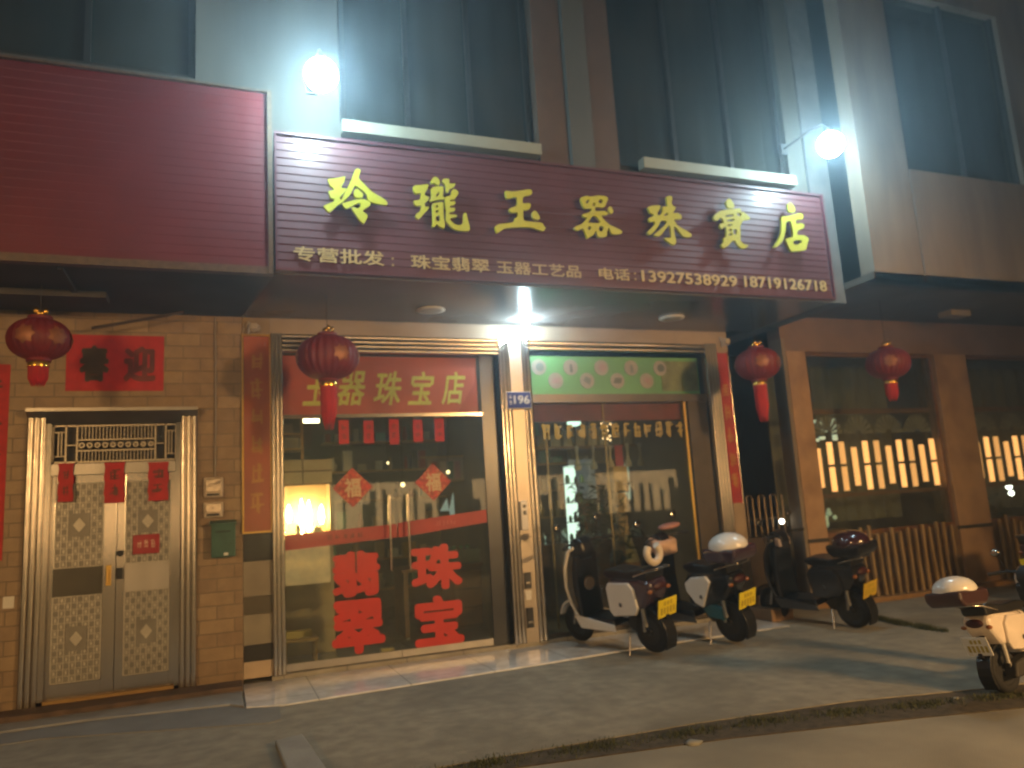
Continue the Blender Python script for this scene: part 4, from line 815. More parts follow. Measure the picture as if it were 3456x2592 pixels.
rnd = random.Random(4); jade = mat('green_jade', (0.14, 0.42, 0.26), 0.2, var=0.4, scale=30, coat=0.6)
for k in range(7): MB().ball((2.35 + 0.1 * k, 1.36 + rnd.random() * .1, 1.045), (0.035, 0.03, 0.022), 10, 6).build('jade_piece', jade, t)
t = empty('wall_pictures', (0, 0, 0), label='beige wall board with red and green pictures inside the shop', cat='picture board')
MB().box(2.60, 3.09, 1.88, 1.90, 1.88, 2.2).build('board', mat('beige_board', (0.32, 0.24, 0.16), 0.6), t)
for x, c in ((2.64, 'dull_red_print'), (2.76, 'pale_print2'), (2.86, 'dark_green_print'), (2.96, 'rose_print')):
    MB().box(x, x + 0.08, 1.872, 1.879, 1.92, 2.15).build('picture', mat(c, {'dull_red_print': (0.3, 0.06, 0.05), 'pale_print2': (0.5, 0.38, 0.28), 'dark_green_print': (0.03, 0.09, 0.05), 'rose_print': (0.35, 0.15, 0.13)}[c], 0.5), t)
MB().box(2.5, 3.09, 1.86, 1.90, 2.205, 2.225).build('top_rail', wood_y, t)
t = empty('folding_screen_light', (0, 0, 0), label='tilted pale blue lit screen glimpsed behind the right diamond sticker', cat='screen')
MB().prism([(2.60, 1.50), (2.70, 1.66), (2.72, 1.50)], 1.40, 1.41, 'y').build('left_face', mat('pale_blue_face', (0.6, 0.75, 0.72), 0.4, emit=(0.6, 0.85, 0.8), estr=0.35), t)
MB().prism([(2.725, 1.50), (2.79, 1.73), (2.80, 1.45), (2.74, 1.43)], 1.42, 1.43, 'y').build('right_face', mat('pale_blue_face', (0, 0, 0)), t)
for x, y, z, r, lab in ((2.118, 1.3, 1.849, 0.028, 'small bulb added for a warm reflection between the two diamond stickers'), (2.70, 1.3, 1.98, 0.024, 'small bulb added for a warm reflection at the edge of the right diamond sticker'), (1.944, 1.3, 2.121, 0.016, 'tiny bulb added for a dim reflection above the door handles')):
    t = empty('reflection_bulb', (x, y, z), label=lab, cat='bulb')  # added bulbs standing in for small warm reflections in the glass
    MB().ball((0, 0, 0), r, 12, 8).build('globe', lamp_mat('bulb_reflection_glow', (1.0, 0.72, 0.35), 5.0) if 'bulb_reflection_glow' not in MATS else MATS['bulb_reflection_glow'], t)
    MB().tube([(0, 0, r), (0, 0, 3.42 - z)], 0.004, 6).build('cord', dark, t)
t = empty('floor_rug', (0, 0, 0), label='grey mat on the tiled floor inside the right glass door', cat='mat')
MB().box(1.95, 3.0, 0.35, 0.95, 0.054, 0.066).build('mat', mat('grey_mat', (0.12, 0.115, 0.1), 0.9, bump=0.3, bscale=200), t)
tag(MB().box(1.62, 1.76, 0.42, 0.5, 0.067, 0.115).build('yellow_box', mat('yellow_card', (0.6, 0.46, 0.12), 0.6), bevel=0.004), 'small yellow box on the floor between the red characters', 'box')
bpy.data.objects['yellow_box'].location.z = -0.014
tag(MB().box(0.66, 0.92, 0.5, 0.62, 0.30, 0.37).build('yellow_tray', mat('yellow_card', (0, 0, 0)), bevel=0.004), 'small yellow tray low behind the left glass door', 'tray')
t = empty('side_table', (0, 0, 0), label='small pale side table carrying the yellow tray', cat='table')
MB().box(0.62, 0.98, 0.42, 0.70, 0.27, 0.298).build('top', wood_y, t, 0.004)
for x in (0.64, 0.94):
    for y in (0.44, 0.66): MB().box(x, x + 0.025, y, y + 0.025, 0.052, 0.27).build('leg', wood_y, t)
t = empty('ceiling_tube_cold', (0, 0, 0), label='cold white ceiling tube at the top right of the door glass', cat='lamp')
MB().box(2.45, 2.62, 1.2, 1.25, 2.68, 2.71).build('tube', lamp_mat('cold_tube', (0.7, 0.85, 1.0), 9.0), t); MB().box(2.2, 2.66, 1.19, 1.26, 2.715, 2.74).build('housing', white_m, t)

# right part: crowded shop window
t = empty('lit_display_column', (0, 0, 0), label='bright white lit column of shelves in the shop window', cat='display')
MB().box(4.36, 4.52, 1.42, 1.45, 0.75, 1.98).build('light_panel', lamp_mat('shelf_light', (0.82, 1.0, 0.85), 2.2), t)
m = MB()
for z in (1.0, 1.25, 1.5, 1.75, 1.985): m.box(4.28, 4.60, 1.1, 1.44, z, z + 0.012)
m.build('shelf', mat('shelf_glass', (0.2, 0.3, 0.27), 0.1, coat=1.0), t)
rnd = random.Random(11)
for z in (1.012, 1.262, 1.512, 1.762):
    for k in range(3):
        x = 4.32 + 0.09 * k; s = 0.7 + rnd.random() * .6
        MB().lathe([(0.022 * s, z), (0.032 * s, z + 0.04 * s), (0.018 * s, z + 0.09 * s), (0.022 * s, z + 0.10 * s)], (x, 1.2 + rnd.random() * .1, 0), 12).build('carving', mat('dark_carving', (0.03, 0.04, 0.03), 0.4) if k % 2 else jade, t)
t = empty('warm_statue', (0, 0, 0), label='tall amber carved statue on a stand in the shop window', cat='statue')
am = mat('amber_stone', (0.55, 0.36, 0.15), 0.35, var=0.15, coat=0.4)
MB().box(4.90, 5.12, 1.05, 1.27, 1.60, 1.95).build('upper_block', am, t, 0.02)
MB().lathe([(0.10, 1.05), (0.085, 1.2), (0.095, 1.4), (0.12, 1.5), (0.08, 1.595)], (5.02, 1.16, 0), 18).build('figure', am, t)
MB().lathe([(0.20, 0.70), (0.17, 0.82), (0.11, 1.0), (0.10, 1.045)], (5.02, 1.16, 0), 18).build('pedestal', mat('olive_pedestal', (0.22, 0.19, 0.10), 0.5), t)
MB().box(4.86, 5.16, 1.0, 1.3, 0.052, 0.695).build('stand', wood, t, 0.01)
t = empty('pale_wall_panel', (0, 0, 0), label='pale bluish panel on the wall behind the window plant', cat='panel')
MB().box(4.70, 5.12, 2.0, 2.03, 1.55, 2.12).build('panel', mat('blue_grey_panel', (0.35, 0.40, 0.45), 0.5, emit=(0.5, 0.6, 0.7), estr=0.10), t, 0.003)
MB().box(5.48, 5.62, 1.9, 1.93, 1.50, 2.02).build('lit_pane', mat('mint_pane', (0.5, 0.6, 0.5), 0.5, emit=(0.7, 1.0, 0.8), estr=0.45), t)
leafm = mat('dark_leaf', (0.02, 0.045, 0.022), 0.5, var=0.4, scale=9)
def plant(name, x, y, z0, h, n, lab, seed, spread=0.35, pot=True, L=0.16):
    t = empty(name, (x, y, z0), label=lab, cat='plant'); rnd = random.Random(seed)
    if pot: MB().lathe([(0.07, 0), (0.11, 0.2), (0.12, 0.22), (0.10, 0.22)], (0, 0, 0), 16).build('pot', mat('clay_pot', (0.2, 0.1, 0.06), 0.6), t)
    st = MB(); lf = MB()
    for i in range(7):
        a = rnd.uniform(0, 2 * PI); top = (spread * 0.7 * math.cos(a) * rnd.random(), spread * 0.5 * math.sin(a) * rnd.random(), h * rnd.uniform(0.6, 1))
        st.tube([(0, 0, 0.15 if pot else 0), (top[0] * .4, top[1] * .4, top[2] * .6), top], [0.008, 0.006, 0.003], 5)
        for k in range(n // 7):
            f = rnd.uniform(0.35, 1); p = Vector((top[0] * f, top[1] * f, top[2] * f)); b = rnd.uniform(0, 2 * PI); l = L * rnd.uniform(.6, 1.2)
            d = Vector((math.cos(b), math.sin(b), rnd.uniform(-0.5, 0.9))).normalized(); s = d.cross(Vector((0, 0, 1))).normalized() * l * 0.14
            lf.add([p, p + d * l * .5 + s, p + d * l + Vector((0, 0, -l * .25)), p + d * l * .5 - s], [(0, 1, 2, 3)])
    st.build('stem', wood, t); lf.build('foliage', leafm, t)
plant('window_plant', 4.35, 0.75, 0.25, 1.65, 220, 'dark leafy plant against the lit column in the shop window', 3)
plant('window_plant', 4.85, 0.95, 0.05, 1.75, 120, 'dark bamboo plant between the lit column and the amber statue', 8)
t = empty('display_counter', (0, 0, 0), label='long dark counter with small glass pieces behind the scooters', cat='counter')
MB().box(3.5, 5.7, 1.5, 1.9, 0.052, 0.98).build('base', wood, t, 0.01)
rnd = random.Random(21); cr = mat('clear_crystal', (0.7, 0.8, 0.74), 0.05, 0.4, 0.2, 30)
for k in range(26):
    x = 3.6 + 2.0 * rnd.random(); s = rnd.uniform(0.5, 1.2)
    MB().lathe([(0.03 * s, 0.983), (0.012 * s, 1.0 + 0.02 * s), (0.035 * s, 1.02 + 0.05 * s), (0.01 * s, 1.03 + 0.1 * s)], (x, 1.55 + 0.25 * rnd.random(), 0), 8, smooth=False).build('crystal', cr, t)
for i, (x, z, w_) in enumerate(((4.48, 2.10, 0), (4.72, 2.10, 1), (4.98, 2.10, 2), (5.25, 2.12, 0), (5.45, 2.12, 1))):
    t = empty('hanging_bottle', (x, 1.25, z), label=('leftmost pale hanging gourd bottle in the shop window', 'second hanging gourd bottle from the left in the shop window', 'tan hanging gourd bottle beside the red tag in the shop window', 'hanging gourd bottle right of the red tag in the shop window', 'rightmost hanging gourd bottle in the shop window')[i], cat='bottle', group='gourd bottles hanging in the shop window')
    bm_ = (white_m, mat('grey_glaze', (0.3, 0.3, 0.27), 0.3), mat('tan_glaze', (0.5, 0.4, 0.24), 0.3))[w_]
    MB().lathe([(0.045, -0.17), (0.05, -0.12), (0.02, -0.05), (0.014, 0.05), (0.03, 0.13), (0.01, 0.15)], (0, 0, 0), 14).build('body', bm_, t)
    MB().tube([(0, 0, 0.15), (0, 0, 3.42 - z)], 0.003, 5).build('cord', dark, t)
tag(MB().box(5.03, 5.15, 1.2, 1.205, 1.95, 2.24).build('red_tag', red_paper), 'small red tag hanging between the gourd bottles', 'tag')
t = empty('crystal_chandelier', (4.88, 1.1, 2.42), label='small warm crystal chandelier at the top of the shop window', cat='chandelier')
rnd = random.Random(5); gl = lamp_mat('chandelier_bulb', (1.0, 0.6, 0.28), 7.0)
for k in range(9): MB().ball((rnd.uniform(-.08, .08), rnd.uniform(-.05, .05), rnd.uniform(-.12, .12)), 0.012, 8, 6).build('bulb', gl, t)
MB().lathe([(0.02, 0.2), (0.09, 0.16), (0.09, 0.14), (0.02, 0.12)], (0, 0, 0), 16).build('crown', gold, t); MB().tube([(0, 0, 0.2), (0, 0, 0.99)], 0.005, 6).build('chain', gold, t)
t = empty('upper_display', (0, 0, 0), label='row of pale boxes along the top of the shop window interior', cat='display')
MB().box(3.5, 5.6, 1.6, 1.9, 2.25, 2.28).build('shelf', wood, t)
rnd = random.Random(31)
for k in range(9):
    x = 3.9 + 0.19 * k; c = rnd.choice(((0.5, 0.48, 0.4), (0.3, 0.25, 0.16), (0.42, 0.36, 0.22)))
    MB().box(x, x + 0.14, 1.62, 1.72, 2.285, 2.42 + 0.15 * rnd.random()).build('box', mat('boxcol_%d' % int(c[0] * 100), c, 0.6), t, 0.004)
for x, y, z, s, lab in ((4.30, 0.9, 2.52, 0.05, 'cool white spot light at the top left of the shop window'),):
    t = empty('window_spot', (x, y, z), label=lab, cat='lamp'); MB().ball((0, 0, 0), (0.10, 0.05, 0.045)).build('bulb', lamp_mat('mint_spot', (0.75, 1.0, 0.85), 2.5), t); MB().tube([(0, 0, 0.04), (0, 0, 0.9)], 0.006, 6).build('rod', dark, t)
plant('window_shrub', 11.3, 0.8, 0.06, 1.25, 260, 'dark shrub under the small lamp in the window at the right edge', 17, 0.6, True, 0.2)
t = empty('window_spot', (11.45, 0.42, 1.34), label='small round white lamp above the shrub at the right edge', cat='lamp'); MB().ball((0, 0, 0), 0.045).build('bulb', lamp_mat('white_spot', (1.0, 0.95, 0.8), 9.0), t); MB().ball((0.03, 0, -0.1), 0.04).build('lower_bulb', MATS['white_spot'], t); MB().tube([(0, 0, 0.04), (0, 0, 2.4)], 0.006, 6).build('rod', dark, t)
t = empty('alley_lamp', (6.86, 0.22, 1.10), label='tiny round white lamp on the wall edge beside the alley gate', cat='lamp'); MB().ball((0, 0, 0), 0.034).build('bulb', MATS['white_spot'], t); MB().box(-0.02, 0.02, 0.03, 0.05, -0.03, 0.03).build('bracket', dark, t)
MB_ = MB(); t = empty('glass_ornaments', (0, 0, 0), label='cluster of pale round glass ornaments low in the first ochre shop window', cat='ornament')
rnd = random.Random(9)
for k in range(14):
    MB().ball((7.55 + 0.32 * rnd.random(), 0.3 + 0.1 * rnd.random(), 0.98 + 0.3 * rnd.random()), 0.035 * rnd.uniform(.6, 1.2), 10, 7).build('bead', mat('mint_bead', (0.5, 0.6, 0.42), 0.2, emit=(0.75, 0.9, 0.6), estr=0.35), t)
tag(box('ornament_shelf', 7.42, 8.0, 0.25, 0.5, 0.86, 0.93, wood), 'wooden shelf holding the pale glass ornaments', 'shelf')
t = empty('rosette_lamp', (7.62, 0.22, 2.27), label='pale lit rosette in the upper left of the first ochre shop window', cat='lamp')
for k in range(7):
    a = 2 * PI * k / 7
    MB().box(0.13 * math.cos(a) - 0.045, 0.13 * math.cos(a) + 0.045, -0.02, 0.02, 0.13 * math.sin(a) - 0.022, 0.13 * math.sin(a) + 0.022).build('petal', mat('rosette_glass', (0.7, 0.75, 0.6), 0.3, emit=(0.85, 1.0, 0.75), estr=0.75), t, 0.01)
MB().box(0.27, 0.34, -0.02, 0.02, -0.14, 0.16).build('side_tube', MATS['rosette_glass'], t, 0.01); MB().tube([(0, 0.02, 0.15), (0, 0.02, 1.0)], 0.006, 6).build('rod', dark, t)

# ------------------------------------------------------------------ scooters
def arc(cx, cz, r, a0, a1, n=10): return [(cx + r * math.cos(math.radians(a0 + (a1 - a0) * i / n)), cz + r * math.sin(math.radians(a0 + (a1 - a0) * i / n))) for i in range(n + 1)]
def scooter(label, x, y, deg, body, shield, inner, side, seatc, plate, box_=None, extras=(), wb=1.06, lean=-8, z=0.022, bx=0.0, panel=None):
    t = empty('parked_scooter', (x, y, z), math.radians(deg), label=label, cat='scooter')
    t.rotation_euler = (math.radians(lean), 0, math.radians(deg))
    R = 0.20; rubm = rubber
    def wheel(cx, nm):
        w = MB(); pr = []
        for i in range(13):
            a = 2 * PI * i / 12; pr.append((R - 0.045 + 0.045 * math.cos(a), 0.05 * math.sin(a)))
        w.lathe(pr, (cx, 0, R), 32, 'y'); o = w.build(nm, rubm, t)
        h = MB(); h.lathe([(0.02, -0.045), (0.035, -0.04), (0.035, 0.04), (0.02, 0.045)], (cx, 0, R), 14, 'y'); h.lathe([(R - 0.085, -0.03), (R - 0.07, -0.034), (R - 0.07, 0.034), (R - 0.085, 0.03)], (cx, 0, R), 28, 'y')
        for k in range(5):
            a = 2 * PI * k / 5; h.tube([(cx + 0.03 * math.cos(a), 0, R + 0.03 * math.sin(a)), (cx + (R - 0.08) * math.cos(a), 0, R + (R - 0.08) * math.sin(a))], 0.014, 6)
        h.build('rim', mat('dark_rim', (0.05, 0.05, 0.05), 0.4, 0.5), o)
    wheel(0, 'rear_wheel'); wheel(wb, 'front_wheel')
    P = lambda pts, hw, nm, m, bev=0.03, par=t, y0=0.0: MB().prism(pts, y0 - hw, y0 + hw, 'y').build(nm, m, par, bev, 3)
    P([(-0.20, 0.60), (-0.08, 0.44), (0.22, 0.33), (0.40, 0.34), (0.44, 0.60), (0.36, 0.70), (-0.06, 0.72), (-0.19, 0.69)], 0.135, 'rear_body', body, 0.045)
    for s in (-1, 1):
        P(panel or [(0.02, 0.38), (0.33, 0.35), (0.37, 0.40), (0.38, 0.62), (0.34, 0.67), (0.06, 0.68), (0.0, 0.62), (-0.02, 0.44)], 0.018, 'side_panel', side, 0.014, t, s * 0.145)
        if s == 1: pass
    for s in (-1, 1): MB().lathe([(0.022, s * 0.165), (0.018, s * 0.168)], (0.2, 0, 0.47), 12, 'y').build('panel_emblem', mat('grey_emblem', (0.1, 0.1, 0.1), 0.3, 0.6), t)
    P([(-0.17, 0.70), (0.05, 0.695), (0.36, 0.70), (0.43, 0.74), (0.42, 0.78), (0.30, 0.795), (0.10, 0.775), (0.0, 0.79), (-0.12, 0.81), (-0.18, 0.78)], 0.125, 'seat', seatc, 0.035)
    P([(0.34, 0.25), (0.90, 0.25), (0.93, 0.31), (0.36, 0.315)], 0.15, 'floorboard', black, 0.015)
    for s in (-1, 1): MB().prism([(0.32, 0.20), (0.84, 0.20), (0.92, 0.32), (0.86, 0.325), (0.34, 0.27)], s * 0.153, s * 0.172, 'y').build('side_skirt', shield, t, 0.008)
    # leg shield: curved outer shell, dark inner
    sh = MB(); prof = [(0.84, 0.26), (0.885, 0.45), (0.90, 0.62), (0.88, 0.80), (0.83, 0.95), (0.78, 0.99)]; N = 8; vs = []
    for (px, pz), hw in zip(prof, (0.13, 0.19, 0.21, 0.205, 0.17, 0.12)):
        for k in range(N + 1):
            u = -1 + 2 * k / N; vs.append((px + 0.10 * (1 - u * u) , hw * u, pz))
    fs = [(i * (N + 1) + k, i * (N + 1) + k + 1, (i + 1) * (N + 1) + k + 1, (i + 1) * (N + 1) + k) for i in range(len(prof) - 1) for k in range(N)]
    so = sh.add(vs, fs, True).build('leg_shield', shield, t); md = so.modifiers.new('s', 'SOLIDIFY'); md.thickness = 0.03; md.offset = 1; md = so.modifiers.new('b', 'BEVEL'); md.width = 0.008; md.limit_method = 'ANGLE'
    P([(0.80, 0.30), (0.86, 0.34), (0.885, 0.60), (0.86, 0.80), (0.80, 0.93), (0.76, 0.90), (0.80, 0.62)], 0.155, 'inner_panel', inner, 0.02)
    P([(0.60 + .14, 0.86), (0.88, 0.88), (0.93, 0.97), (0.90, 1.06), (0.80, 1.09), (0.72, 1.04), (0.70, 0.95)], 0.085, 'handlebar_cover', inner, 0.03)
    hb = MB(); hb.tube([(0.70, -0.32, 1.03), (0.78, -0.2, 1.04), (0.80, 0, 1.02), (0.78, 0.2, 1.04), (0.70, 0.32, 1.03)], 0.012, 8)
    ho = hb.build('handlebar', black, t)
    for s in (-1, 1):
        MB().tube([(0.685, s * 0.34, 1.03), (0.745, s * 0.245, 1.037)], 0.019, 10).build('grip', rubm, ho)
        MB().tube([(0.80, s * 0.22, 1.03), (0.75, s * 0.31, 1.015)], 0.006, 6).build('brake_lever', steel, ho)
    for s in (-1, 1):
        mi = MB(); mi.tube([(0.78, s * 0.19, 1.05), (0.80, s * 0.24, 1.15), (0.80, s * 0.27, 1.20)], 0.006, 6); mi.ball((0.81, s * 0.28, 1.235), (0.018, 0.055, 0.04), 14, 8)
        mo = mi.build('mirror', black, t); MB().ball((0.797, s * 0.28, 1.235), (0.008, 0.045, 0.031), 12, 6).build('mirror_glass', steel, mo)
    MB().ball((0.955, 0, 0.93), (0.045, 0.07, 0.055), 16, 10).build('headlight', mat('headlight_lens', (0.5, 0.5, 0.5), 0.1, 0.5), t)
    fk = MB()
    for s in (-1, 1): fk.tube([(0.93, s * 0.05, 0.62), (wb, s * 0.07, R)], 0.016, 8)
    fk.build('front_fork', steel_b, t)
    P(arc(wb, R, R + 0.045, 20, 150) + arc(wb, R, R + 0.02, 150, 20), 0.065, 'front_fender', shield, 0.008)
    P(arc(0, R, R + 0.05, 60, 215) + arc(0, R, R + 0.028, 215, 60), 0.07, 'rear_fender', black, 0.008)
    P([(-0.05, 0.14), (0.32, 0.16), (0.40, 0.27), (0.22, 0.32), (0.0, 0.27)], 0.06, 'motor_block', dark, 0.02, t, -0.10)
    for s in (-1, 1):
        sa = MB(); sa.tube([(0.0, s * 0.10, R + 0.02), (-0.04, s * 0.10, 0.50)], 0.016, 8); sa.lathe([(0.026, 0.27), (0.026, 0.44)], (-0.03, s * 0.10, 0), 10)
        sa.build('shock_absorber', steel_b, t)
    st = MB(); st.tube([(0.20, 0.10, 0.22), (0.14, 0.22, 0.012)], 0.010, 8); st.tube([(0.14, 0.22, 0.012), (0.08, 0.25, 0.010)], 0.010, 8); st.build('side_stand', steel_b, t)
    br = MB(); br.prism([(-0.12, 0.46), (-0.10, 0.52), (-0.20, 0.52), (-0.245, 0.34), (-0.22, 0.33)], -0.02, 0.02, 'y'); br.build('plate_bracket', black, t)
    pl = MB(); pl.box(-0.004, 0.004, -0.125, 0.125, -0.085, 0.085); pl.xform(Matrix.Translation((-0.25, 0, 0.44)) @ Matrix.Rotation(math.radians(-16), 4, 'Y'))
    po = pl.build('licence_plate', plate, t, 0.002)
    pm = MB()
    for k in range(5): pm.box(-0.0052, -0.0044, -0.10 + k * 0.042, -0.075 + k * 0.042, -0.055, 0.005)
    for k in range(3): pm.box(-0.0052, -0.0044, -0.06 + k * 0.042, -0.035 + k * 0.042, 0.025, 0.06)
    pm.xform(Matrix.Translation((-0.25, 0, 0.44)) @ Matrix.Rotation(math.radians(-16), 4, 'Y')); pm.build('plate_writing', mat('plate_ink', (0.38, 0.30, 0.02), 0.6), po)
    cb = MB()
    for s in (-1, 1): cb.tube([(0.80, s * 0.16, 1.03), (0.92, s * 0.14, 1.08), (0.97, s * 0.07, 0.98), (0.92, s * 0.03, 0.85)], 0.006, 6)
    cb.build('cable', black, t)
    sm = MB()
    for s in (-1, 1): sm.tube([(0.44, s * 0.138, 0.58), (0.22, s * 0.152, 0.705), (-0.10, s * 0.142, 0.715)], 0.004, 5)
    sm.build('body_seam', mat('seam_rubber', (0.02, 0.02, 0.02), 0.7), t)
    MB().ball((-0.20, 0, 0.635), (0.03, 0.09, 0.04), 16, 8).build('tail_light', mat('tail_lens', (0.04, 0.006, 0.006), 0.5), t)
    for s in (-1, 1): MB().ball((-0.185, s * 0.125, 0.60), (0.025, 0.03, 0.02), 10, 6).build('turn_signal', mat('amber_lens', (0.25, 0.09, 0.02), 0.4), t)
    rk = MB()
    for s in (-1, 1): rk.tube([(-0.02, s * 0.135, 0.74), (-0.20, s * 0.12, 0.79), (-0.28, s * 0.08, 0.80)], 0.011, 8)
    rk.tube([(-0.28, -0.08, 0.80), (-0.28, 0.08, 0.80)], 0.011, 8); rk.build('grab_rail', steel, t)
    if box_:
        base, lid, sx = box_
        b = MB(); pr = [(-0.15, 0), (0.15, 0), (0.20, 0.06), (0.20, 0.14), (-0.20, 0.14), (-0.20, 0.06)]
        b.prism([(px * 1.05 - 0.14 + bx, pz + 0.81) for px, pz in pr], -0.185, 0.185, 'y'); bo = b.build('top_box', base, t, 0.03, 3)
        l = MB(); l.ball((-0.14 + bx, 0, 0.955), (0.205, 0.185, 0.125), 24, 12); lo = l.build('box_lid', lid, bo)
    return t
yp = mat('yellow_plate', (0.72, 0.62, 0.02), 0.4, var=0.05)
dpl = mat('dark_plum_paint', (0.05, 0.03, 0.045), 0.15, coat=1.0)
blk = mat('gloss_black_paint', (0.015, 0.015, 0.018), 0.15, coat=0.8)
A = scooter('white and black scooter with a square white side panel, nearest the steel column', 3.98, -1.20, 105, dpl, white_p, black, white_p, black, yp)
r = MB(); r.tube([(-0.20, 0.11 * math.cos(PI * (0.15 + 0.7 * k / 8 + 1)), 0.93 + 0.12 * math.sin(PI * (-0.15 + 1.3 * k / 8 + 1))) for k in range(9)], 0.03, 10)
r = MB(); r.tube([(-0.20, 0.085 * math.cos(a), 0.93 + 0.085 * math.sin(a)) for a in [math.radians(130 + 280 * k / 12) for k in range(13)]], 0.035, 10)
r.build('backrest', mat('warm_white_pad', (0.62, 0.55, 0.45), 0.5), A)
MB().lathe([(0.06, 0.012), (0.075, 0.0), (0.06, -0.012)], (0, 0, 0), 24, 'x').xform(Matrix.Translation((0.785, 0, 0.62))).build('glove_hatch', mat('tan_hatch', (0.25, 0.2, 0.14), 0.4), A)
B = scooter('black scooter with white side panel and a white lidded top box before the shop window', 4.88, -1.25, 103, blk, blk, blk, white_p, black, yp, (dpl, white_p, 1), panel=[(0.20, 0.36), (0.30, 0.40), (0.40, 0.52), (0.40, 0.60), (0.30, 0.66), (0.10, 0.68), (0.05, 0.62)])
MB().prism([(-0.02, 0.24), (0.18, 0.26), (0.24, 0.34), (0.12, 0.40), (-0.02, 0.36)], 0.07, 0.13, 'y').build('motor_cover', mat('teal_cover', (0.02, 0.10, 0.13), 0.4), B, 0.015)
MB().prism([(0.70, 0.84), (0.90, 0.90), (0.86, 1.06), (0.68, 1.00)], -0.15, 0.15, 'y').build('hand_guard', mat('peach_cover', (0.60, 0.42, 0.33), 0.6, var=0.3, scale=9), B, 0.03, 3)
MB().ball((0.78, -0.16, 1.13), (0.10, 0.15, 0.035)).build('handlebar_bag', mat('pink_patch', (0.5, 0.25, 0.22), 0.5), B)
C = scooter('dark scooter with a black top box parked in front of the alley', 6.40, -1.32, 102, blk, blk, blk, blk, black, mat('amber_plate', (0.55, 0.38, 0.02), 0.4), (blk, mat('maroon_lid', (0.04, 0.012, 0.016), 0.2, coat=1.0), 1), z=0.0)
MB().prism([(0.72, 0.90), (0.80, 0.92), (0.79, 1.02), (0.72, 1.0)], -0.11, 0.11, 'y').build('visor_panel', mat('mauve_panel', (0.35, 0.29, 0.29), 0.5), C, 0.02)
Dm = mat('peach_white_paint', (0.74, 0.66, 0.58), 0.25, coat=0.5)
D = scooter('white scooter facing right at the right edge with a dark rimmed white top box', 5.16, -3.88, 4, Dm, Dm, black, Dm, black, white_m, (mat('plum_box', (0.05, 0.022, 0.022), 0.3, coat=0.5), white_p, 1), z=0.0, bx=-0.20)
D.location.z = -0.008; D.scale = (0.77, 0.77, 0.77); D.location.x = 5.20
E_ = scooter('dark red scooter barely entering at the right edge behind the white one', 9.35, -1.45, 10, dpl, mat('ruby_paint', (0.2, 0.01, 0.015), 0.2, coat=1), black, MATS['ruby_paint'], black, yp, z=0.0)

A.scale = (1.02, 1.02, 1.04); B.scale = (1.0, 1.0, 1.02); C.scale = (0.97, 0.97, 0.97)
# ------------------------------------------------------------------ grass, litter
rnd = random.Random(99)
gl_m = mat('dry_grass', (0.055, 0.065, 0.022), 0.8, var=0.5, scale=20)
def tufts(name, path, n, wd, hmax, zb):
    m = MB()
    for k in range(n):
        s = rnd.random() * (len(path) - 1)
        while math.sin(s * 9.0) + 0.6 * math.sin(s * 23 + 1) < rnd.uniform(-1.3, 1.0): s = rnd.random() * (len(path) - 1)
        i = int(s); f = s - i
        x = path[i][0] * (1 - f) + path[i + 1][0] * f + rnd.gauss(0, wd * .4); y = path[i][1] * (1 - f) + path[i + 1][1] * f + rnd.gauss(0, wd * .4)
        h = hmax * rnd.uniform(.3, 1); a = rnd.uniform(0, 2 * PI); w = 0.004; dx, dy = math.cos(a), math.sin(a)
        lx, ly = rnd.gauss(0, .4) * h, rnd.gauss(0, .4) * h
        m.add([(x - dx * w, y - dy * w, zb), (x + dx * w, y + dy * w, zb), (x + lx, y + ly, zb + h)], [(0, 1, 2)])
    return tag(m.build(name, gl_m), kind='stuff')
tufts('gutter_grass', [(0.9, -3.28), (1.6, -3.3), (2.6, -3.42), (3.4, -3.5), (4.2, -3.68), (5.0, -3.9), (6.0, -4.1), (8, -4.3)], 4200, 0.13, 0.035, -0.008)
tufts('verge_grass', [(6.95, -1.05), (6.85, -1.5), (6.8, -2.05)], 2200, 0.07, 0.06, 0.0)
tufts('verge_grass', [(7.9, -2.0), (8.6, -1.75), (9.6, -1.5)], 2500, 0.09, 0.06, 0.0)
def crumple(name, x, y, z, s, lab, seed):
    rr = random.Random(seed); m = MB(); m.ball((0, 0, 0), (s, s * .7, s * .35), 10, 7); m.v = [tuple(c * rr.uniform(.7, 1.25) for c in v) for v in m.v]
    o = m.build(name, mat('grey_scrap', (0.22, 0.22, 0.19), 0.7)); o.location = (x, y, z); tag(o, lab, 'litter')
crumple('crumpled_paper', 2.75, -3.62, -0.01, 0.06, 'flat grey paper scrap lying in the middle of the gutter grass', 1)
crumple('crumpled_paper', 4.79, -3.80, 0.0, 0.028, 'tiny grey crumpled paper in the gutter beside the white scooter', 2)

# ------------------------------------------------------------------ other side of the street, seen only in reflections
opp = empty('building_across_street', (0, 0, 0), label='building across the street with warm lit shop windows, behind the viewer', cat='building')
w = MB(); w.box(-22, 26, -21.4, -21.0, -0.05, 11); w.build('wall', tan, opp)
warm_win = lamp_mat('warm_shop_window', (1.0, 0.58, 0.24), 8.0)
for i, (x0, x1) in enumerate(((-14, -10.5), (-9, -5.5), (-4.8, -2.2), (-1.0, 2.4), (4.0, 8.0), (9.5, 13.5), (15, 19))):
    p = MB().box(x0, x1, -20.995, -20.98, 1.0 + 0.3 * (i % 2), 2.7).build('lit_window', warm_win, opp)
    f = MB(); rnd = random.Random(i)
    for k in range(9): x = x0 + (x1 - x0) * (k + rnd.uniform(-.3, .3)) / 8; f.box(x - 0.04, x + rnd.uniform(0.05, 0.3), -20.97 + 0.005 * k, -20.9, 1.0, 2.7 - rnd.uniform(0, 1.0))
    f.build('window_frame', dark, p)
MB().box(-22, 26, -20.98, -19.6, 3.3, 3.45).build('canopy', dark, opp)
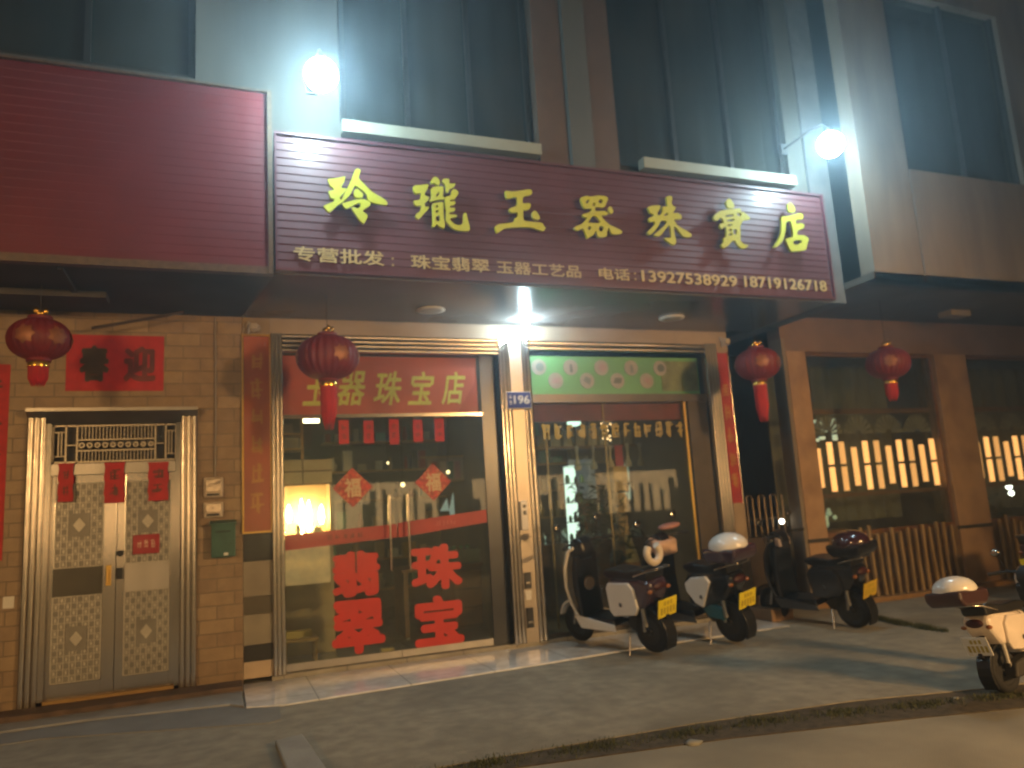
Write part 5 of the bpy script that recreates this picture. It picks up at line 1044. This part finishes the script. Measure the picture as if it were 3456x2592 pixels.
def street_lamp(x, y, h, lab, power, col, rad=0.35, soft=0.3):
    t = empty('street_lamp', (x, y, -0.05), label=lab, cat='street lamp', group='street lamps behind the viewer')
    MB().tube([(0, 0, 0), (0, 0, h - 0.4), (0, 0.25, h), (0, 1.1, h + 0.12)], [0.08, 0.055, 0.05, 0.04], 12).build('pole', steel_b, t)
    MB().box(-0.16, 0.16, 0.9, 1.6, h + 0.1, h + 0.22).build('head', cone_m, t, 0.03)
    MB().box(-0.12, 0.12, 0.95, 1.55, h + 0.085, h + 0.099).build('lens', lamp_mat('sodium_lens_%s' % rad, col, 25.0), t)
    ld = bpy.data.lights.new('street_lamp_light', 'SPOT'); ld.energy = power; ld.color = col; ld.shadow_soft_size = soft; ld.spot_size = math.radians(92); ld.spot_blend = 1.0
    lo = bpy.data.objects.new('street_lamp_light', ld); COL.objects.link(lo); lo.location = (x, y + 1.25, h - 0.12 - 0.05)
    lo.rotation_euler = (Vector((3.5 if x > 0 else 0.5, 0, -0.6)) - lo.location).to_track_quat('-Z', 'Y').to_euler()
street_lamp(7.3, -12.2, 3.5, 'warm street lamp behind the viewer to the right', 5200, (1.0, 0.56, 0.21), 0.35, 0.5)
street_lamp(-6.0, -12.2, 3.5, 'warm street lamp behind the viewer to the left', 2700, (1.0, 0.56, 0.21), 0.36, 0.5)

hz = MB().box(-24, 28, -20.9, 4.9, -1.4, 12.0)  # added volume, spreads a lens-like glow round the lamps and lifts the darks
hm = bpy.data.materials.new('haze'); hm.use_nodes = True; hn = hm.node_tree; hn.nodes.clear()
ho_ = hn.nodes.new('ShaderNodeOutputMaterial'); hv = hn.nodes.new('ShaderNodeVolumePrincipled'); hv.inputs['Density'].default_value = 0.020; hv.inputs['Color'].default_value = (0.66, 0.85, 0.98, 1); hv.inputs['Anisotropy'].default_value = 0.82
hn.links.new(hv.outputs[0], ho_.inputs['Volume'])
tag(hz.build('haze', hm), kind='stuff')
# ------------------------------------------------------------------ sky, camera, output
w = bpy.data.worlds.new('World'); scene.world = w; w.use_nodes = True
nt = w.node_tree; bg = nt.nodes['Background']; sk = nt.nodes.new('ShaderNodeTexSky'); sk.sky_type = 'NISHITA'; sk.sun_disc = False
sk.sun_elevation = math.radians(-4.0); sk.sun_rotation = math.radians(200); nt.links.new(sk.outputs[0], bg.inputs[0]); bg.inputs[1].default_value = 0.03
cam = bpy.data.cameras.new('camera'); co = bpy.data.objects.new('camera', cam); COL.objects.link(co); scene.camera = co
X_ = (0.9321720757, 0.0010032989, 0.3620141084); Y_ = (-0.3568581345, 0.1707409682, 0.9184224483); U_ = (-0.0608891871, -0.9853154394, 0.1595179981)
right = Vector((X_[0], Y_[0], U_[0])); up_ = -Vector((X_[1], Y_[1], U_[1])); back = -Vector((X_[2], Y_[2], U_[2]))
co.matrix_world = Matrix(((right.x, up_.x, back.x, 0.0), (right.y, up_.y, back.y, -7.9168), (right.z, up_.z, back.z, 1.5), (0, 0, 0, 1)))
cam.sensor_width = 36; cam.lens = 36 * 1640 / 2212; cam.clip_end = 400; cam.clip_start = 0.05
cam.dof.use_dof = True; cam.dof.focus_distance = 3.2; cam.dof.aperture_fstop = 1.6
scene.render.resolution_x = 1024; scene.render.resolution_y = 768
scene.view_settings.view_transform = 'Standard'; scene.view_settings.look = 'None'; scene.view_settings.gamma = 1; scene.view_settings.exposure = -0.32
scene.cycles.max_bounces = 8; scene.cycles.transparent_max_bounces = 12; scene.cycles.sample_clamp_indirect = 4.0; scene.cycles.caustics_reflective = False; scene.cycles.caustics_refractive = False
